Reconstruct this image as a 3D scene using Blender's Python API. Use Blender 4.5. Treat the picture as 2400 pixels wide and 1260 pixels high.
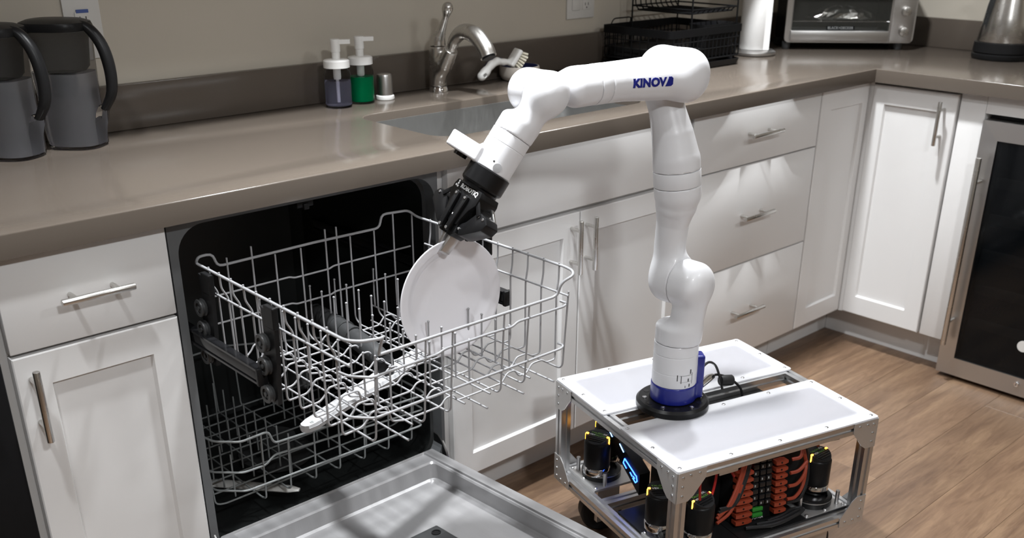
import bpy, bmesh, math, random
import numpy as np
from mathutils import Vector, Matrix

random.seed(7)
for o in list(bpy.data.objects):
    bpy.data.objects.remove(o)
scene = bpy.context.scene
COL = scene.collection
PI = math.pi

# ------------------------------------------------------------------ camera
# world: X along the back counter, Y into the back wall, Z up, floor at 0
CAM = Vector((-0.69075, -1.60965, 1.3725))
RIGHT = Vector((0.738316, -0.674455, 0.000327))
DOWN = Vector((-0.281505, -0.308600, -0.908582))
FWD = Vector((0.612898, 0.670729, -0.417707))
cd = bpy.data.cameras.new('camera')
cam = bpy.data.objects.new('camera', cd)
COL.objects.link(cam)
m = Matrix.Identity(4)
for i in range(3):
    m[i][0], m[i][1], m[i][2], m[i][3] = RIGHT[i], -DOWN[i], -FWD[i], CAM[i]
cam.matrix_world = m
cd.sensor_fit = 'HORIZONTAL'
cd.sensor_width = 36.0
cd.lens = 36.0 * 2363.957 / 2400.0
cd.shift_y = (869.402 - 630.0) / 2400.0       # the photograph is the upper crop of a 4:3 frame
cd.clip_start = 0.05
cd.clip_end = 50
cd.dof.use_dof = True
cd.dof.focus_distance = 1.95
cd.dof.aperture_fstop = 5.0
scene.camera = cam

# ------------------------------------------------------------------ world, exposure
wd = bpy.data.worlds.new('world')
scene.world = wd
wd.use_nodes = True
wd.node_tree.nodes['Background'].inputs[0].default_value = (0.9, 0.95, 1.0, 1)
wd.node_tree.nodes['Background'].inputs[1].default_value = 0.05
vs = scene.view_settings
vs.view_transform = 'Standard'
vs.look = 'None'
vs.gamma = 1.0
vs.use_curve_mapping = False
vs.exposure = 0.0

# recessed ceiling lamps: (x, y, watts)
CEIL = 2.46
LAMPS = [(1.70, 0.03, 31), (0.45, -0.18, 29), (-0.62, -0.52, 10), (1.5, -2.5, 18), (-0.3, -2.5, 52)]  # last lamp is unseen, added as fill for the cabinet fronts and arm


# ------------------------------------------------------------------ helpers
WT = {}                                        # world translation of each thing and part


def thing(name, label, cat, loc=(0, 0, 0), rotz=0.0, group=None):
    o = bpy.data.objects.new(name, None)
    COL.objects.link(o)
    o.empty_display_size = 0.05
    o.location = loc
    o.rotation_euler = (0, 0, rotz)
    o['label'] = label
    o['category'] = cat
    if group:
        o['group'] = group
    WT[o.name] = tuple(loc)
    return o


def tag(o, label, cat, group=None):
    o['label'] = label
    o['category'] = cat
    if group:
        o['group'] = group
    return o


class MB:
    """collects primitives, later linked as one mesh object"""
    def __init__(s):
        s.v, s.f = [], []

    def add(s, vs_, fs_):
        b = len(s.v)
        s.v += [tuple(p) for p in vs_]
        s.f += [tuple(i + b for i in f) for f in fs_]
        return s

    def xf(s, M, start=0):
        s.v[start:] = [tuple(M @ Vector(p)) for p in s.v[start:]]
        return s

    def box(s, x0, x1, y0, y1, z0, z1, bev=0.0, seg=2):
        if x0 > x1: x0, x1 = x1, x0
        if y0 > y1: y0, y1 = y1, y0
        if z0 > z1: z0, z1 = z1, z0
        if bev <= 0:
            v = [(x, y, z) for z in (z0, z1) for y in (y0, y1) for x in (x0, x1)]
            return s.add(v, [(0, 2, 3, 1), (4, 5, 7, 6), (0, 1, 5, 4), (2, 6, 7, 3), (0, 4, 6, 2), (1, 3, 7, 5)])
        bm = bmesh.new()
        bmesh.ops.create_cube(bm, size=1)
        for q in bm.verts:
            q.co = Vector(((x0 + x1) / 2 + q.co.x * (x1 - x0), (y0 + y1) / 2 + q.co.y * (y1 - y0), (z0 + z1) / 2 + q.co.z * (z1 - z0)))
        bmesh.ops.bevel(bm, geom=list(bm.edges), offset=bev, segments=seg, affect='EDGES', profile=0.5)
        s.bm(bm)
        return s

    def bm(s, bm):
        bm.verts.index_update()
        s.add([q.co for q in bm.verts], [[q.index for q in f.verts] for f in bm.faces])
        bm.free()
        return s

    def cyl(s, p0, p1, r0, r1=None, n=20, caps=True, bev=0.0):
        r1 = r0 if r1 is None else r1
        p0, p1 = Vector(p0), Vector(p1)
        d = (p1 - p0)
        L = d.length
        prof = [(r0, 0), (r1, L)] if bev <= 0 else [(r0 - bev, 0), (r0 - bev * .3, bev * .3), (r0, bev), (r1, L - bev), (r1 - bev * .3, L - bev * .3), (r1 - bev, L)]
        return s.lathe(prof, p0, d, n, caps)

    def lathe(s, prof, origin=(0, 0, 0), axis=(0, 0, 1), n=24, caps=True):
        """prof: list of (r, h)"""
        M = Vector((0, 0, 1)).rotation_difference(Vector(axis).normalized()).to_matrix()
        o = Vector(origin)
        vs_ = []
        for r, h in prof:
            for k in range(n):
                a = 2 * PI * k / n
                vs_.append(o + M @ Vector((r * math.cos(a), r * math.sin(a), h)))
        fs_ = []
        for i in range(len(prof) - 1):
            for k in range(n):
                fs_.append((i * n + k, i * n + (k + 1) % n, (i + 1) * n + (k + 1) % n, (i + 1) * n + k))
        if caps:
            fs_.append(tuple(reversed(range(n))))
            fs_.append(tuple(range((len(prof) - 1) * n, len(prof) * n)))
        return s.add(vs_, fs_)

    def tube(s, pts, r, n=8, closed=False, caps=True):
        pts = [Vector(p) for p in pts]
        N = len(pts)
        rr = r if isinstance(r, (list, tuple)) else [r] * N
        tang = []
        for i in range(N):
            if closed:
                a, b = pts[i - 1], pts[(i + 1) % N]
            else:
                a, b = pts[max(i - 1, 0)], pts[min(i + 1, N - 1)]
            tang.append((b - a).normalized())
        t0 = tang[0]
        up = Vector((0, 0, 1)) if abs(t0.z) < 0.9 else Vector((1, 0, 0))
        nrm = t0.cross(up).normalized()
        vs_ = []
        for i in range(N):
            if i:
                q = tang[i - 1].rotation_difference(tang[i])
                nrm = (q @ nrm).normalized()
            bi = tang[i].cross(nrm).normalized()
            nn = tang[i]
            # mitre compensation
            k = 1.0
            if 0 < i < N - 1 or closed:
                d1 = (pts[i] - pts[i - 1]).normalized()
                c = max(0.5, d1.dot(nn))
                k = 1.0
            for j in range(n):
                a = 2 * PI * j / n
                vs_.append(pts[i] + (nrm * math.cos(a) + bi * math.sin(a)) * rr[i] * k)
        fs_ = []
        for i in range(N if closed else N - 1):
            i2 = (i + 1) % N
            for j in range(n):
                fs_.append((i * n + j, i * n + (j + 1) % n, i2 * n + (j + 1) % n, i2 * n + j))
        if caps and not closed:
            fs_.append(tuple(reversed(range(n))))
            fs_.append(tuple(range((N - 1) * n, N * n)))
        return s.add(vs_, fs_)

    def prism(s, poly, o, ax, ay, az, d0, d1):
        """poly (a,b) in the plane (ax, ay) at o, extruded along az from d0 to d1"""
        o, ax, ay, az = Vector(o), Vector(ax), Vector(ay), Vector(az)
        n = len(poly)
        vs_ = [o + ax * a + ay * b + az * d for d in (d0, d1) for a, b in poly]
        fs_ = [tuple(reversed(range(n))), tuple(range(n, 2 * n))]
        for i in range(n):
            j = (i + 1) % n
            fs_.append((i, j, n + j, n + i))
        return s.add(vs_, fs_)

    def build(s, name, mat, parent=None, smooth=False, local=False, angle=40, kind=None):
        me = bpy.data.meshes.new(name)
        v = s.v
        if parent is not None and not local:
            t = WT.get(parent.name, (0, 0, 0))
            v = [(p[0] - t[0], p[1] - t[1], p[2] - t[2]) for p in v]
        me.from_pydata(v, [], s.f)
        bm = bmesh.new()
        bm.from_mesh(me)
        bmesh.ops.recalc_face_normals(bm, faces=bm.faces)
        bm.to_mesh(me)
        bm.free()
        if smooth:
            me.polygons.foreach_set('use_smooth', [True] * len(me.polygons))
            if angle < 180:
                me.set_sharp_from_angle(angle=math.radians(angle))
        me.materials.append(MAT[mat] if isinstance(mat, str) else mat)
        return link(name, me, parent, kind)


def link(name, me, parent=None, kind=None):
    o = bpy.data.objects.new(name, me)
    COL.objects.link(o)
    if parent is not None:
        o.parent = parent
        WT[o.name] = WT.get(parent.name, (0, 0, 0))
    if kind:
        o['kind'] = kind
    return o


def copy_part(o, parent, loc=None, rot=None):
    c = o.copy()
    COL.objects.link(c)
    c.parent = parent
    if loc is not None:
        c.location = loc
    if rot is not None:
        c.rotation_euler = rot
    return c


def round_path(pts, rad, seg=4):
    """fillet the corners of a polyline"""
    pts = [Vector(p) for p in pts]
    out = [pts[0]]
    for i in range(1, len(pts) - 1):
        p, a, b = pts[i], pts[i - 1], pts[i + 1]
        d1, d2 = (a - p), (b - p)
        r = min(rad, d1.length * .45, d2.length * .45)
        s, e = p + d1.normalized() * r, p + d2.normalized() * r
        for k in range(seg + 1):
            t = k / seg
            out.append(s * (1 - t) ** 2 + p * 2 * t * (1 - t) + e * t ** 2)
    out.append(pts[-1])
    return out


def spline(pts, seg=6):
    """Catmull-Rom through the points"""
    pts = [Vector(p) for p in pts]
    P = [pts[0] * 2 - pts[1]] + pts + [pts[-1] * 2 - pts[-2]]
    out = []
    for i in range(1, len(P) - 2):
        for k in range(seg):
            t = k / seg
            a, b, c, d = P[i - 1], P[i], P[i + 1], P[i + 2]
            out.append(0.5 * ((2 * b) + (c - a) * t + (2 * a - 5 * b + 4 * c - d) * t * t + (3 * b - a - 3 * c + d) * t ** 3))
    out.append(pts[-1])
    return out


def rrect(x0, x1, y0, y1, r, seg=6):
    out = []
    for cx, cy, a0 in ((x1 - r, y1 - r, 0), (x0 + r, y1 - r, 90), (x0 + r, y0 + r, 180), (x1 - r, y0 + r, 270)):
        for k in range(seg + 1):
            a = math.radians(a0 + 90 * k / seg)
            out.append((cx + r * math.cos(a), cy + r * math.sin(a)))
    return out


# ---- signed distance shapes meshed with surface nets (organic, continuous bodies)
def nets(f, lo, hi, h):
    lo, hi = np.array(lo, float), np.array(hi, float)
    n = np.ceil((hi - lo) / h).astype(int) + 1
    ax = [lo[i] + h * np.arange(n[i]) for i in range(3)]
    X, Y, Z = np.meshgrid(*ax, indexing='ij')
    V = f(X, Y, Z)
    S = V < 0
    c = [S[i:n[0] - 1 + i, j:n[1] - 1 + j, k:n[2] - 1 + k] for i in (0, 1) for j in (0, 1) for k in (0, 1)]
    anyc = np.logical_or.reduce(c)
    allc = np.logical_and.reduce(c)
    mix = anyc & ~allc
    idx = -np.ones(mix.shape, int)
    idx[mix] = np.arange(mix.sum())
    I, J, K = np.nonzero(mix)
    acc = np.zeros((len(I), 3))
    cnt = np.zeros(len(I))
    offs = [(i, j, k) for i in (0, 1) for j in (0, 1) for k in (0, 1)]
    for a in offs:
        for axn in range(3):
            if a[axn] == 0:
                b = list(a)
                b[axn] = 1
                va = V[I + a[0], J + a[1], K + a[2]]
                vb = V[I + b[0], J + b[1], K + b[2]]
                cr = (va < 0) != (vb < 0)
                t = np.where(cr, va / np.where(cr, va - vb, 1), 0)
                p = np.stack([np.full(len(I), float(a[q])) for q in range(3)], 1)
                p[:, axn] += t
                acc += p * cr[:, None]
                cnt += cr
    pos = lo + h * (np.stack([I, J, K], 1) + acc / cnt[:, None])
    faces = []
    for axn in range(3):
        sl0 = [slice(1, n[q] - 1) for q in range(3)]
        sl1 = [slice(1, n[q] - 1) for q in range(3)]
        sl0[axn] = slice(0, n[axn] - 1)
        sl1[axn] = slice(1, n[axn])
        a, b = S[tuple(sl0)], S[tuple(sl1)]
        E = np.argwhere(a != b)
        if len(E) == 0:
            continue
        inside = a[tuple(E.T)]
        st = np.array([1, 1, 1])
        st[axn] = 0
        E = E + st
        u, w = (axn + 1) % 3, (axn + 2) % 3
        eu = np.zeros(3, int); eu[u] = 1
        ew = np.zeros(3, int); ew[w] = 1
        q = [E - eu - ew, E - ew, E, E - eu]
        ids = np.stack([idx[tuple(e.T)] for e in q], 1)
        ids[~inside] = ids[~inside][:, ::-1]
        faces.append(ids)
    F = np.concatenate(faces)
    F = F[(F >= 0).all(1)]
    mb = MB()
    mb.v = [tuple(p) for p in pos]
    mb.f = [tuple(int(q) for q in fc) for fc in F]
    return mb


def s_cone(p0, p1, r0, r1):
    a, b = np.array(p0, float), np.array(p1, float)
    ab = b - a
    L2 = ab @ ab

    def f(X, Y, Z):
        px, py, pz = X - a[0], Y - a[1], Z - a[2]
        t = np.clip((px * ab[0] + py * ab[1] + pz * ab[2]) / L2, 0, 1)
        return np.sqrt((px - t * ab[0]) ** 2 + (py - t * ab[1]) ** 2 + (pz - t * ab[2]) ** 2) - (r0 + (r1 - r0) * t)
    return f


def s_cyl(p0, p1, r, rnd=0.0, rnd_end=None):
    """capped cylinder with rounded rims"""
    a, b = np.array(p0, float), np.array(p1, float)
    d = b - a
    L = np.linalg.norm(d)
    d = d / L

    def f(X, Y, Z):
        px, py, pz = X - a[0], Y - a[1], Z - a[2]
        h = px * d[0] + py * d[1] + pz * d[2]
        rad = np.sqrt(np.maximum((px - h * d[0]) ** 2 + (py - h * d[1]) ** 2 + (pz - h * d[2]) ** 2, 1e-12))
        k = rnd
        if rnd_end is not None:            # rounding only at the far end
            k = np.where(h > L / 2, rnd_end, rnd)
        dx = rad - (r - k)
        dy = np.abs(h - L / 2) - (L / 2 - k)
        return np.minimum(np.maximum(dx, dy), 0) + np.sqrt(np.maximum(dx, 0) ** 2 + np.maximum(dy, 0) ** 2) - k
    return f


def s_box(c, ax, half, rnd):
    c = np.array(c, float)
    A = [np.array(a, float) for a in ax]

    def f(X, Y, Z):
        px, py, pz = X - c[0], Y - c[1], Z - c[2]
        q = [np.abs(px * a[0] + py * a[1] + pz * a[2]) - (hh - rnd) for a, hh in zip(A, half)]
        out = np.sqrt(sum(np.maximum(k, 0) ** 2 for k in q))
        return out + np.minimum(np.maximum(np.maximum(q[0], q[1]), q[2]), 0) - rnd
    return f


def s_union(k, *fs):
    def f(X, Y, Z):
        d = fs[0](X, Y, Z)
        for g in fs[1:]:
            e = g(X, Y, Z)
            h = np.maximum(k - np.abs(d - e), 0) / k if k > 0 else 0.0
            d = np.minimum(d, e) - h * h * k * 0.25
        return d
    return f


def s_cut(f, p, nrm):
    """keep the side of the plane opposite to nrm"""
    p, nn = np.array(p, float), np.array(nrm, float)
    nn = nn / np.linalg.norm(nn)

    def g(X, Y, Z):
        return np.maximum(f(X, Y, Z), (X - p[0]) * nn[0] + (Y - p[1]) * nn[1] + (Z - p[2]) * nn[2])
    return g


# ---- lettering
def text_mb(s, size=1.0, depth=0.01, offset=0.0, wide=1.0, align='CENTER'):
    cu = bpy.data.curves.new('lettering', 'FONT')
    cu.body = s
    cu.size = size
    cu.extrude = depth / 2
    cu.offset = offset
    cu.align_x = align
    cu.align_y = 'CENTER'
    cu.resolution_u = 3
    ob = bpy.data.objects.new('lettering', cu)
    COL.objects.link(ob)
    dg = bpy.context.evaluated_depsgraph_get()
    me = bpy.data.meshes.new_from_object(ob.evaluated_get(dg))
    mb = MB()
    mb.v = [(p.co.x * wide, p.co.y, p.co.z) for p in me.vertices]
    mb.f = [tuple(p.vertices) for p in me.polygons]
    bpy.data.objects.remove(ob)
    bpy.data.curves.remove(cu)
    bpy.data.meshes.remove(me)
    return mb


def basis(o, right, up, nrm):
    M = Matrix.Identity(4)
    for i in range(3):
        M[i][0], M[i][1], M[i][2], M[i][3] = right[i], up[i], nrm[i], o[i]
    return M


# ------------------------------------------------------------------ materials
MAT = {}


def mat(name, col, rough=0.5, metal=0.0, var=0.0, scale=20, bump=0.0, bscale=200, coat=0.0, trans=0.0, ior=1.45,
        emit=None, estr=0.0, spec=0.5, stretch=None, alpha=1.0, rvar=0.0, sheen=0.0):
    mt = bpy.data.materials.new(name)
    mt.use_nodes = True
    nt = mt.node_tree
    b = nt.nodes['Principled BSDF']
    b.inputs['Base Color'].default_value = (*col, 1)
    b.inputs['Roughness'].default_value = rough
    b.inputs['Metallic'].default_value = metal
    b.inputs['IOR'].default_value = ior
    b.inputs['Specular IOR Level'].default_value = spec
    b.inputs['Coat Weight'].default_value = coat
    b.inputs['Coat Roughness'].default_value = 0.08
    b.inputs['Transmission Weight'].default_value = trans
    b.inputs['Alpha'].default_value = alpha
    if emit:
        b.inputs['Emission Color'].default_value = (*emit, 1)
        b.inputs['Emission Strength'].default_value = estr
    co = None
    if var > 0 or bump > 0 or rvar > 0:
        tc = nt.nodes.new('ShaderNodeTexCoord')
        mp = nt.nodes.new('ShaderNodeMapping')
        nt.links.new(tc.outputs['Object'], mp.inputs[0])
        if stretch:
            mp.inputs['Scale'].default_value = stretch
        co = mp.outputs[0]
    if var > 0 or rvar > 0:
        nz = nt.nodes.new('ShaderNodeTexNoise')
        nz.inputs['Scale'].default_value = scale
        nz.inputs['Detail'].default_value = 5
        nt.links.new(co, nz.inputs['Vector'])
        if var > 0:
            mx = nt.nodes.new('ShaderNodeMix')
            mx.data_type = 'RGBA'
            mx.inputs[6].default_value = (*[max(0, c * (1 - var)) for c in col], 1)
            mx.inputs[7].default_value = (*[min(1, c * (1 + var)) for c in col], 1)
            nt.links.new(nz.outputs[0], mx.inputs[0])
            nt.links.new(mx.outputs[2], b.inputs['Base Color'])
        if rvar > 0:
            mr = nt.nodes.new('ShaderNodeMapRange')
            mr.inputs[3].default_value = max(0, rough - rvar)
            mr.inputs[4].default_value = rough + rvar
            nt.links.new(nz.outputs[0], mr.inputs[0])
            nt.links.new(mr.outputs[0], b.inputs['Roughness'])
    if bump > 0:
        n2 = nt.nodes.new('ShaderNodeTexNoise')
        n2.inputs['Scale'].default_value = bscale
        n2.inputs['Detail'].default_value = 3
        nt.links.new(co, n2.inputs['Vector'])
        bp = nt.nodes.new('ShaderNodeBump')
        bp.inputs['Strength'].default_value = bump
        bp.inputs['Distance'].default_value = 0.001
        nt.links.new(n2.outputs[0], bp.inputs['Height'])
        nt.links.new(bp.outputs[0], b.inputs['Normal'])
    MAT[name] = mt
    return mt


mat('wall', (0.50, 0.458, 0.39), 0.75, var=0.04, scale=3, bump=0.15, bscale=120)
mat('subfloor', (0.045, 0.028, 0.018), 0.8, var=0.1, scale=10)
mat('ceiling', (0.80, 0.79, 0.77), 0.85, var=0.02, scale=2)
mat('counter', (0.098, 0.081, 0.067), 0.17, var=0.10, scale=900, rvar=0.03, spec=0.45)
mat('cabinet', (0.68, 0.672, 0.668), 0.38, var=0.02, scale=6, bump=0.03, bscale=300)
mat('cabinet_in', (0.55, 0.54, 0.53), 0.5, var=0.03, scale=6)
mat('kick', (0.66, 0.65, 0.645), 0.5, var=0.03, scale=6)
mat('nickel', (0.60, 0.585, 0.56), 0.27, 1.0, var=0.02, scale=25, rvar=0.03)
mat('chrome', (0.85, 0.85, 0.86), 0.09, 1.0, var=0.02, scale=30)
mat('steel', (0.56, 0.55, 0.54), 0.33, 1.0, var=0.06, scale=40, stretch=(2, 2, 60), rvar=0.06)
mat('sinksteel', (0.40, 0.40, 0.395), 0.42, 1.0, var=0.08, scale=30, stretch=(8, 1, 1), rvar=0.08)
mat('doorsteel', (0.29, 0.286, 0.29), 0.24, 0.30, var=0.05, scale=25, stretch=(30, 1, 1), rvar=0.05)
mat('dwframe', (0.10, 0.104, 0.108), 0.42, var=0.05, scale=10)
mat('tub', (0.010, 0.011, 0.011), 0.35, var=0.2, scale=9, bump=0.05, bscale=150)
mat('blackplastic', (0.010, 0.010, 0.0105), 0.36, var=0.15, scale=20, bump=0.05, bscale=400, spec=0.2)
mat('blackgloss', (0.010, 0.010, 0.011), 0.12, var=0.1, scale=10)
mat('blackmetal', (0.006, 0.006, 0.0065), 0.5, 0.0, var=0.12, scale=60, spec=0.12)
mat('anodised', (0.007, 0.007, 0.0075), 0.30, 0.0, var=0.12, scale=80, spec=0.3)
mat('rubber', (0.014, 0.014, 0.0145), 0.55, var=0.12, scale=50, spec=0.3)
mat('greyplastic', (0.036, 0.037, 0.038), 0.42, var=0.08, scale=30)
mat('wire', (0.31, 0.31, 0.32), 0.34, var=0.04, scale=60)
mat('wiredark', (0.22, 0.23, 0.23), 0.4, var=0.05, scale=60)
mat('robotwhite', (0.70, 0.70, 0.72), 0.36, var=0.01, scale=10, coat=0.15)
mat('robotgrey', (0.36, 0.36, 0.37), 0.5, var=0.02, scale=10)
mat('robotblue', (0.008, 0.014, 0.19), 0.3, var=0.06, scale=30, coat=0.3)
mat('aluminium', (0.62, 0.62, 0.625), 0.36, 1.0, var=0.05, scale=50, rvar=0.06)
mat('aluplate', (0.60, 0.595, 0.59), 0.42, 0.85, var=0.05, scale=30)
mat('screw', (0.62, 0.62, 0.63), 0.25, 1.0, var=0.1, scale=200)
mat('plate', (0.82, 0.81, 0.85), 0.16, var=0.012, scale=8, coat=0.3)
mat('whiteplastic', (0.80, 0.795, 0.78), 0.35, var=0.02, scale=20)
mat('bluedeep', (0.01, 0.016, 0.075), 0.35, var=0.08, scale=20)
mat('bristle', (0.72, 0.68, 0.56), 0.7, var=0.1, scale=80)
mat('bowl', (0.42, 0.38, 0.34), 0.4, var=0.06, scale=40, bump=0.05)
mat('paper', (0.84, 0.83, 0.82), 0.9, var=0.02, scale=60, bump=0.25, bscale=160)
mat('foil', (0.75, 0.74, 0.70), 0.25, 1.0, var=0.1, scale=30, bump=1.0, bscale=90)
mat('clear', (0.93, 0.95, 0.97), 0.03, trans=1.0, ior=1.12, var=0.01, scale=10)
mat('pitcherclear', (0.86, 0.87, 0.89), 0.06, trans=1.0, ior=1.10, var=0.03, scale=10)
mat('reservoir', (0.30, 0.31, 0.32), 0.15, trans=0.92, ior=1.05, var=0.05, scale=10)
mat('frosted', (0.60, 0.60, 0.63), 0.32, trans=0.80, ior=1.06, var=0.10, scale=14)
mat('soapblue', (0.58, 0.58, 0.76), 0.08, trans=0.9, ior=1.1, var=0.02, scale=10)
mat('soapgreen', (0.0, 0.22, 0.075), 0.10, trans=0.45, ior=1.1, var=0.03, scale=10)
mat('glassdark', (0.003, 0.004, 0.005), 0.05, var=0.1, scale=4, alpha=0.72, spec=0.35)
mat('ovenglass', (0.05, 0.05, 0.045), 0.05, var=0.05, scale=4, alpha=0.28)
mat('coolshelf', (0.16, 0.155, 0.15), 0.5, var=0.1, scale=20)
mat('wireorange', (0.27, 0.042, 0.018), 0.4, var=0.05, scale=60)
mat('wirered', (0.30, 0.012, 0.012), 0.4, var=0.05, scale=60)
mat('wireblack', (0.012, 0.012, 0.013), 0.4, var=0.1, scale=60)
mat('wiregreen', (0.03, 0.22, 0.03), 0.4, var=0.1, scale=60)
mat('txtwhite', (0.78, 0.78, 0.78), 0.5, var=0.01, scale=9)
mat('txtgreen', (0.14, 0.34, 0.05), 0.5, var=0.02, scale=9)
mat('txtgrey', (0.28, 0.29, 0.29), 0.5, var=0.02, scale=9)
mat('txtdark', (0.05, 0.05, 0.05), 0.5, var=0.02, scale=9)
mat('bluetape', (0.06, 0.10, 0.30), 0.6, var=0.05, scale=30)
mat('ledorange', (1.0, 0.5, 0.08), 0.4, emit=(1.0, 0.42, 0.04), estr=7, var=0.01)
mat('ledblue', (0.05, 0.15, 1.0), 0.4, emit=(0.03, 0.12, 1.0), estr=9, var=0.01)
mat('ledpale', (0.3, 0.5, 1.0), 0.4, emit=(0.25, 0.50, 1.0), estr=6, var=0.01)
mat('ledred', (1.0, 0.1, 0.05), 0.4, emit=(1.0, 0.08, 0.03), estr=7, var=0.01)
mat('lampglow', (1, 1, 1), 0.5, emit=(1.0, 0.96, 0.90), estr=14, var=0.01)
mat('smoke', (0.20, 0.21, 0.22), 0.15, trans=0.9, ior=1.05, var=0.05, scale=10)
mat('outletwhite', (0.60, 0.59, 0.57), 0.4, var=0.02, scale=20)


def wood():
    mt = bpy.data.materials.new('planks')
    mt.use_nodes = True
    nt = mt.node_tree
    b = nt.nodes['Principled BSDF']
    b.inputs['Roughness'].default_value = 0.42
    tc = nt.nodes.new('ShaderNodeTexCoord')
    oi = nt.nodes.new('ShaderNodeObjectInfo')
    ad = nt.nodes.new('ShaderNodeVectorMath'); ad.operation = 'MULTIPLY_ADD'
    cmb = nt.nodes.new('ShaderNodeCombineXYZ')
    for i in range(3):
        nt.links.new(oi.outputs['Random'], cmb.inputs[i])
    ad.inputs[1].default_value = (13, 31, 7)
    nt.links.new(cmb.outputs[0], ad.inputs[0])
    nt.links.new(tc.outputs['Object'], ad.inputs[2])
    mp = nt.nodes.new('ShaderNodeMapping')
    mp.inputs['Scale'].default_value = (0.75, 6.5, 1.0)
    nt.links.new(ad.outputs[0], mp.inputs[0])
    n1 = nt.nodes.new('ShaderNodeTexNoise')
    n1.inputs['Scale'].default_value = 2.2
    n1.inputs['Detail'].default_value = 5
    n1.inputs['Distortion'].default_value = 0.9
    nt.links.new(mp.outputs[0], n1.inputs['Vector'])
    wv = nt.nodes.new('ShaderNodeTexNoise')
    wv.inputs['Scale'].default_value = 9
    wv.inputs['Detail'].default_value = 6
    wv.inputs['Distortion'].default_value = 2.5
    nt.links.new(mp.outputs[0], wv.inputs['Vector'])
    cr = nt.nodes.new('ShaderNodeValToRGB')
    e = cr.color_ramp.elements
    e[0].position = 0.30; e[0].color = (0.108, 0.065, 0.041, 1)
    e[1].position = 0.72; e[1].color = (0.220, 0.143, 0.087, 1)
    q = cr.color_ramp.elements.new(0.48); q.color = (0.152, 0.094, 0.058, 1)
    nt.links.new(n1.outputs[0], cr.inputs[0])
    # board to board tone
    hs = nt.nodes.new('ShaderNodeHueSaturation')
    mr = nt.nodes.new('ShaderNodeMapRange')
    mr.inputs[3].default_value = 0.80
    mr.inputs[4].default_value = 1.20
    nt.links.new(oi.outputs['Random'], mr.inputs[0])
    nt.links.new(mr.outputs[0], hs.inputs['Value'])
    nt.links.new(cr.outputs[0], hs.inputs['Color'])
    mx = nt.nodes.new('ShaderNodeMix'); mx.data_type = 'RGBA'; mx.blend_type = 'MULTIPLY'
    mx.inputs[0].default_value = 0.45
    nt.links.new(hs.outputs[0], mx.inputs[6])
    cr2 = nt.nodes.new('ShaderNodeValToRGB')
    cr2.color_ramp.elements[0].position = 0.35; cr2.color_ramp.elements[0].color = (0.5, 0.45, 0.42, 1)
    cr2.color_ramp.elements[1].position = 0.6; cr2.color_ramp.elements[1].color = (1, 1, 1, 1)
    nt.links.new(wv.outputs[0], cr2.inputs[0])
    nt.links.new(cr2.outputs[0], mx.inputs[7])
    nt.links.new(mx.outputs[2], b.inputs['Base Color'])
    bp = nt.nodes.new('ShaderNodeBump')
    bp.inputs['Strength'].default_value = 0.15
    bp.inputs['Distance'].default_value = 0.001
    nt.links.new(wv.outputs[0], bp.inputs['Height'])
    nt.links.new(bp.outputs[0], b.inputs['Normal'])
    MAT['planks'] = mt



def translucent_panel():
    """white sheet: rim painted paler for the light bounced back by the frame, frosted and translucent over the open middle"""
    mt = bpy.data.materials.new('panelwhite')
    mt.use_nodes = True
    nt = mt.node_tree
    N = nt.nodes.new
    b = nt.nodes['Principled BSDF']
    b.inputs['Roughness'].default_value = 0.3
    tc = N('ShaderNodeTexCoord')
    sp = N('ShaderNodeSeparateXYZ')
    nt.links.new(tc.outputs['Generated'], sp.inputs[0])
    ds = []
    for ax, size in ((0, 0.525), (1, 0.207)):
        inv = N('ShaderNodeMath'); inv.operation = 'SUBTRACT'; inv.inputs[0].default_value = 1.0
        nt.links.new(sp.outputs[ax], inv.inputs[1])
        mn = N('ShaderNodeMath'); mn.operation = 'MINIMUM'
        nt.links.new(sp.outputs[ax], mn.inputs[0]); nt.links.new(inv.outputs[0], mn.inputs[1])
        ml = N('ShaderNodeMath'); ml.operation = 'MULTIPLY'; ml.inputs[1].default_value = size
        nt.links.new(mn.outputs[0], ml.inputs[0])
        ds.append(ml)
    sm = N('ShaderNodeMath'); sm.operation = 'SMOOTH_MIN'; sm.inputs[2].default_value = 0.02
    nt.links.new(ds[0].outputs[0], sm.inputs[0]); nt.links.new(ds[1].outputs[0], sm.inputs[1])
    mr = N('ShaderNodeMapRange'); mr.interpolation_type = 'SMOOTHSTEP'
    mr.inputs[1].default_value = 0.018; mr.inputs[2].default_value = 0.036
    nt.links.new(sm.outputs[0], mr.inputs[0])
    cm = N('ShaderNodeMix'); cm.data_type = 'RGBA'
    cm.inputs[6].default_value = (0.66, 0.66, 0.68, 1)  # border glow over the rails, put into the colour
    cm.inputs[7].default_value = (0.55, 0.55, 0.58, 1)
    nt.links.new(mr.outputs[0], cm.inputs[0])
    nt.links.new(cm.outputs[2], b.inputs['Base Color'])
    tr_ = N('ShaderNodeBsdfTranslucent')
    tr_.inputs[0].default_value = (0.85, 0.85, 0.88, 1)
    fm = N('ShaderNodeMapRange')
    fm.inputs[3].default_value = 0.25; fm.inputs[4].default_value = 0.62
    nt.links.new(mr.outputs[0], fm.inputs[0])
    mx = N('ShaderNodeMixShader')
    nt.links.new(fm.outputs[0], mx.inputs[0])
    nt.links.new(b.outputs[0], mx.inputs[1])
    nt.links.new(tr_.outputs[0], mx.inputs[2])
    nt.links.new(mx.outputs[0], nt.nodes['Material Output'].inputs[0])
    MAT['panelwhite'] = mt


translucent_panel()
wood()


# ------------------------------------------------------------------ room shell
YW, XW = 0.655, 2.95                 # back wall, right wall
CT = 0.9225                          # counter top
XL, YN = -3.6, -5.0


def struct(name, mb, mt):
    return mb.build(name, mt, None, kind='structure')


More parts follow.
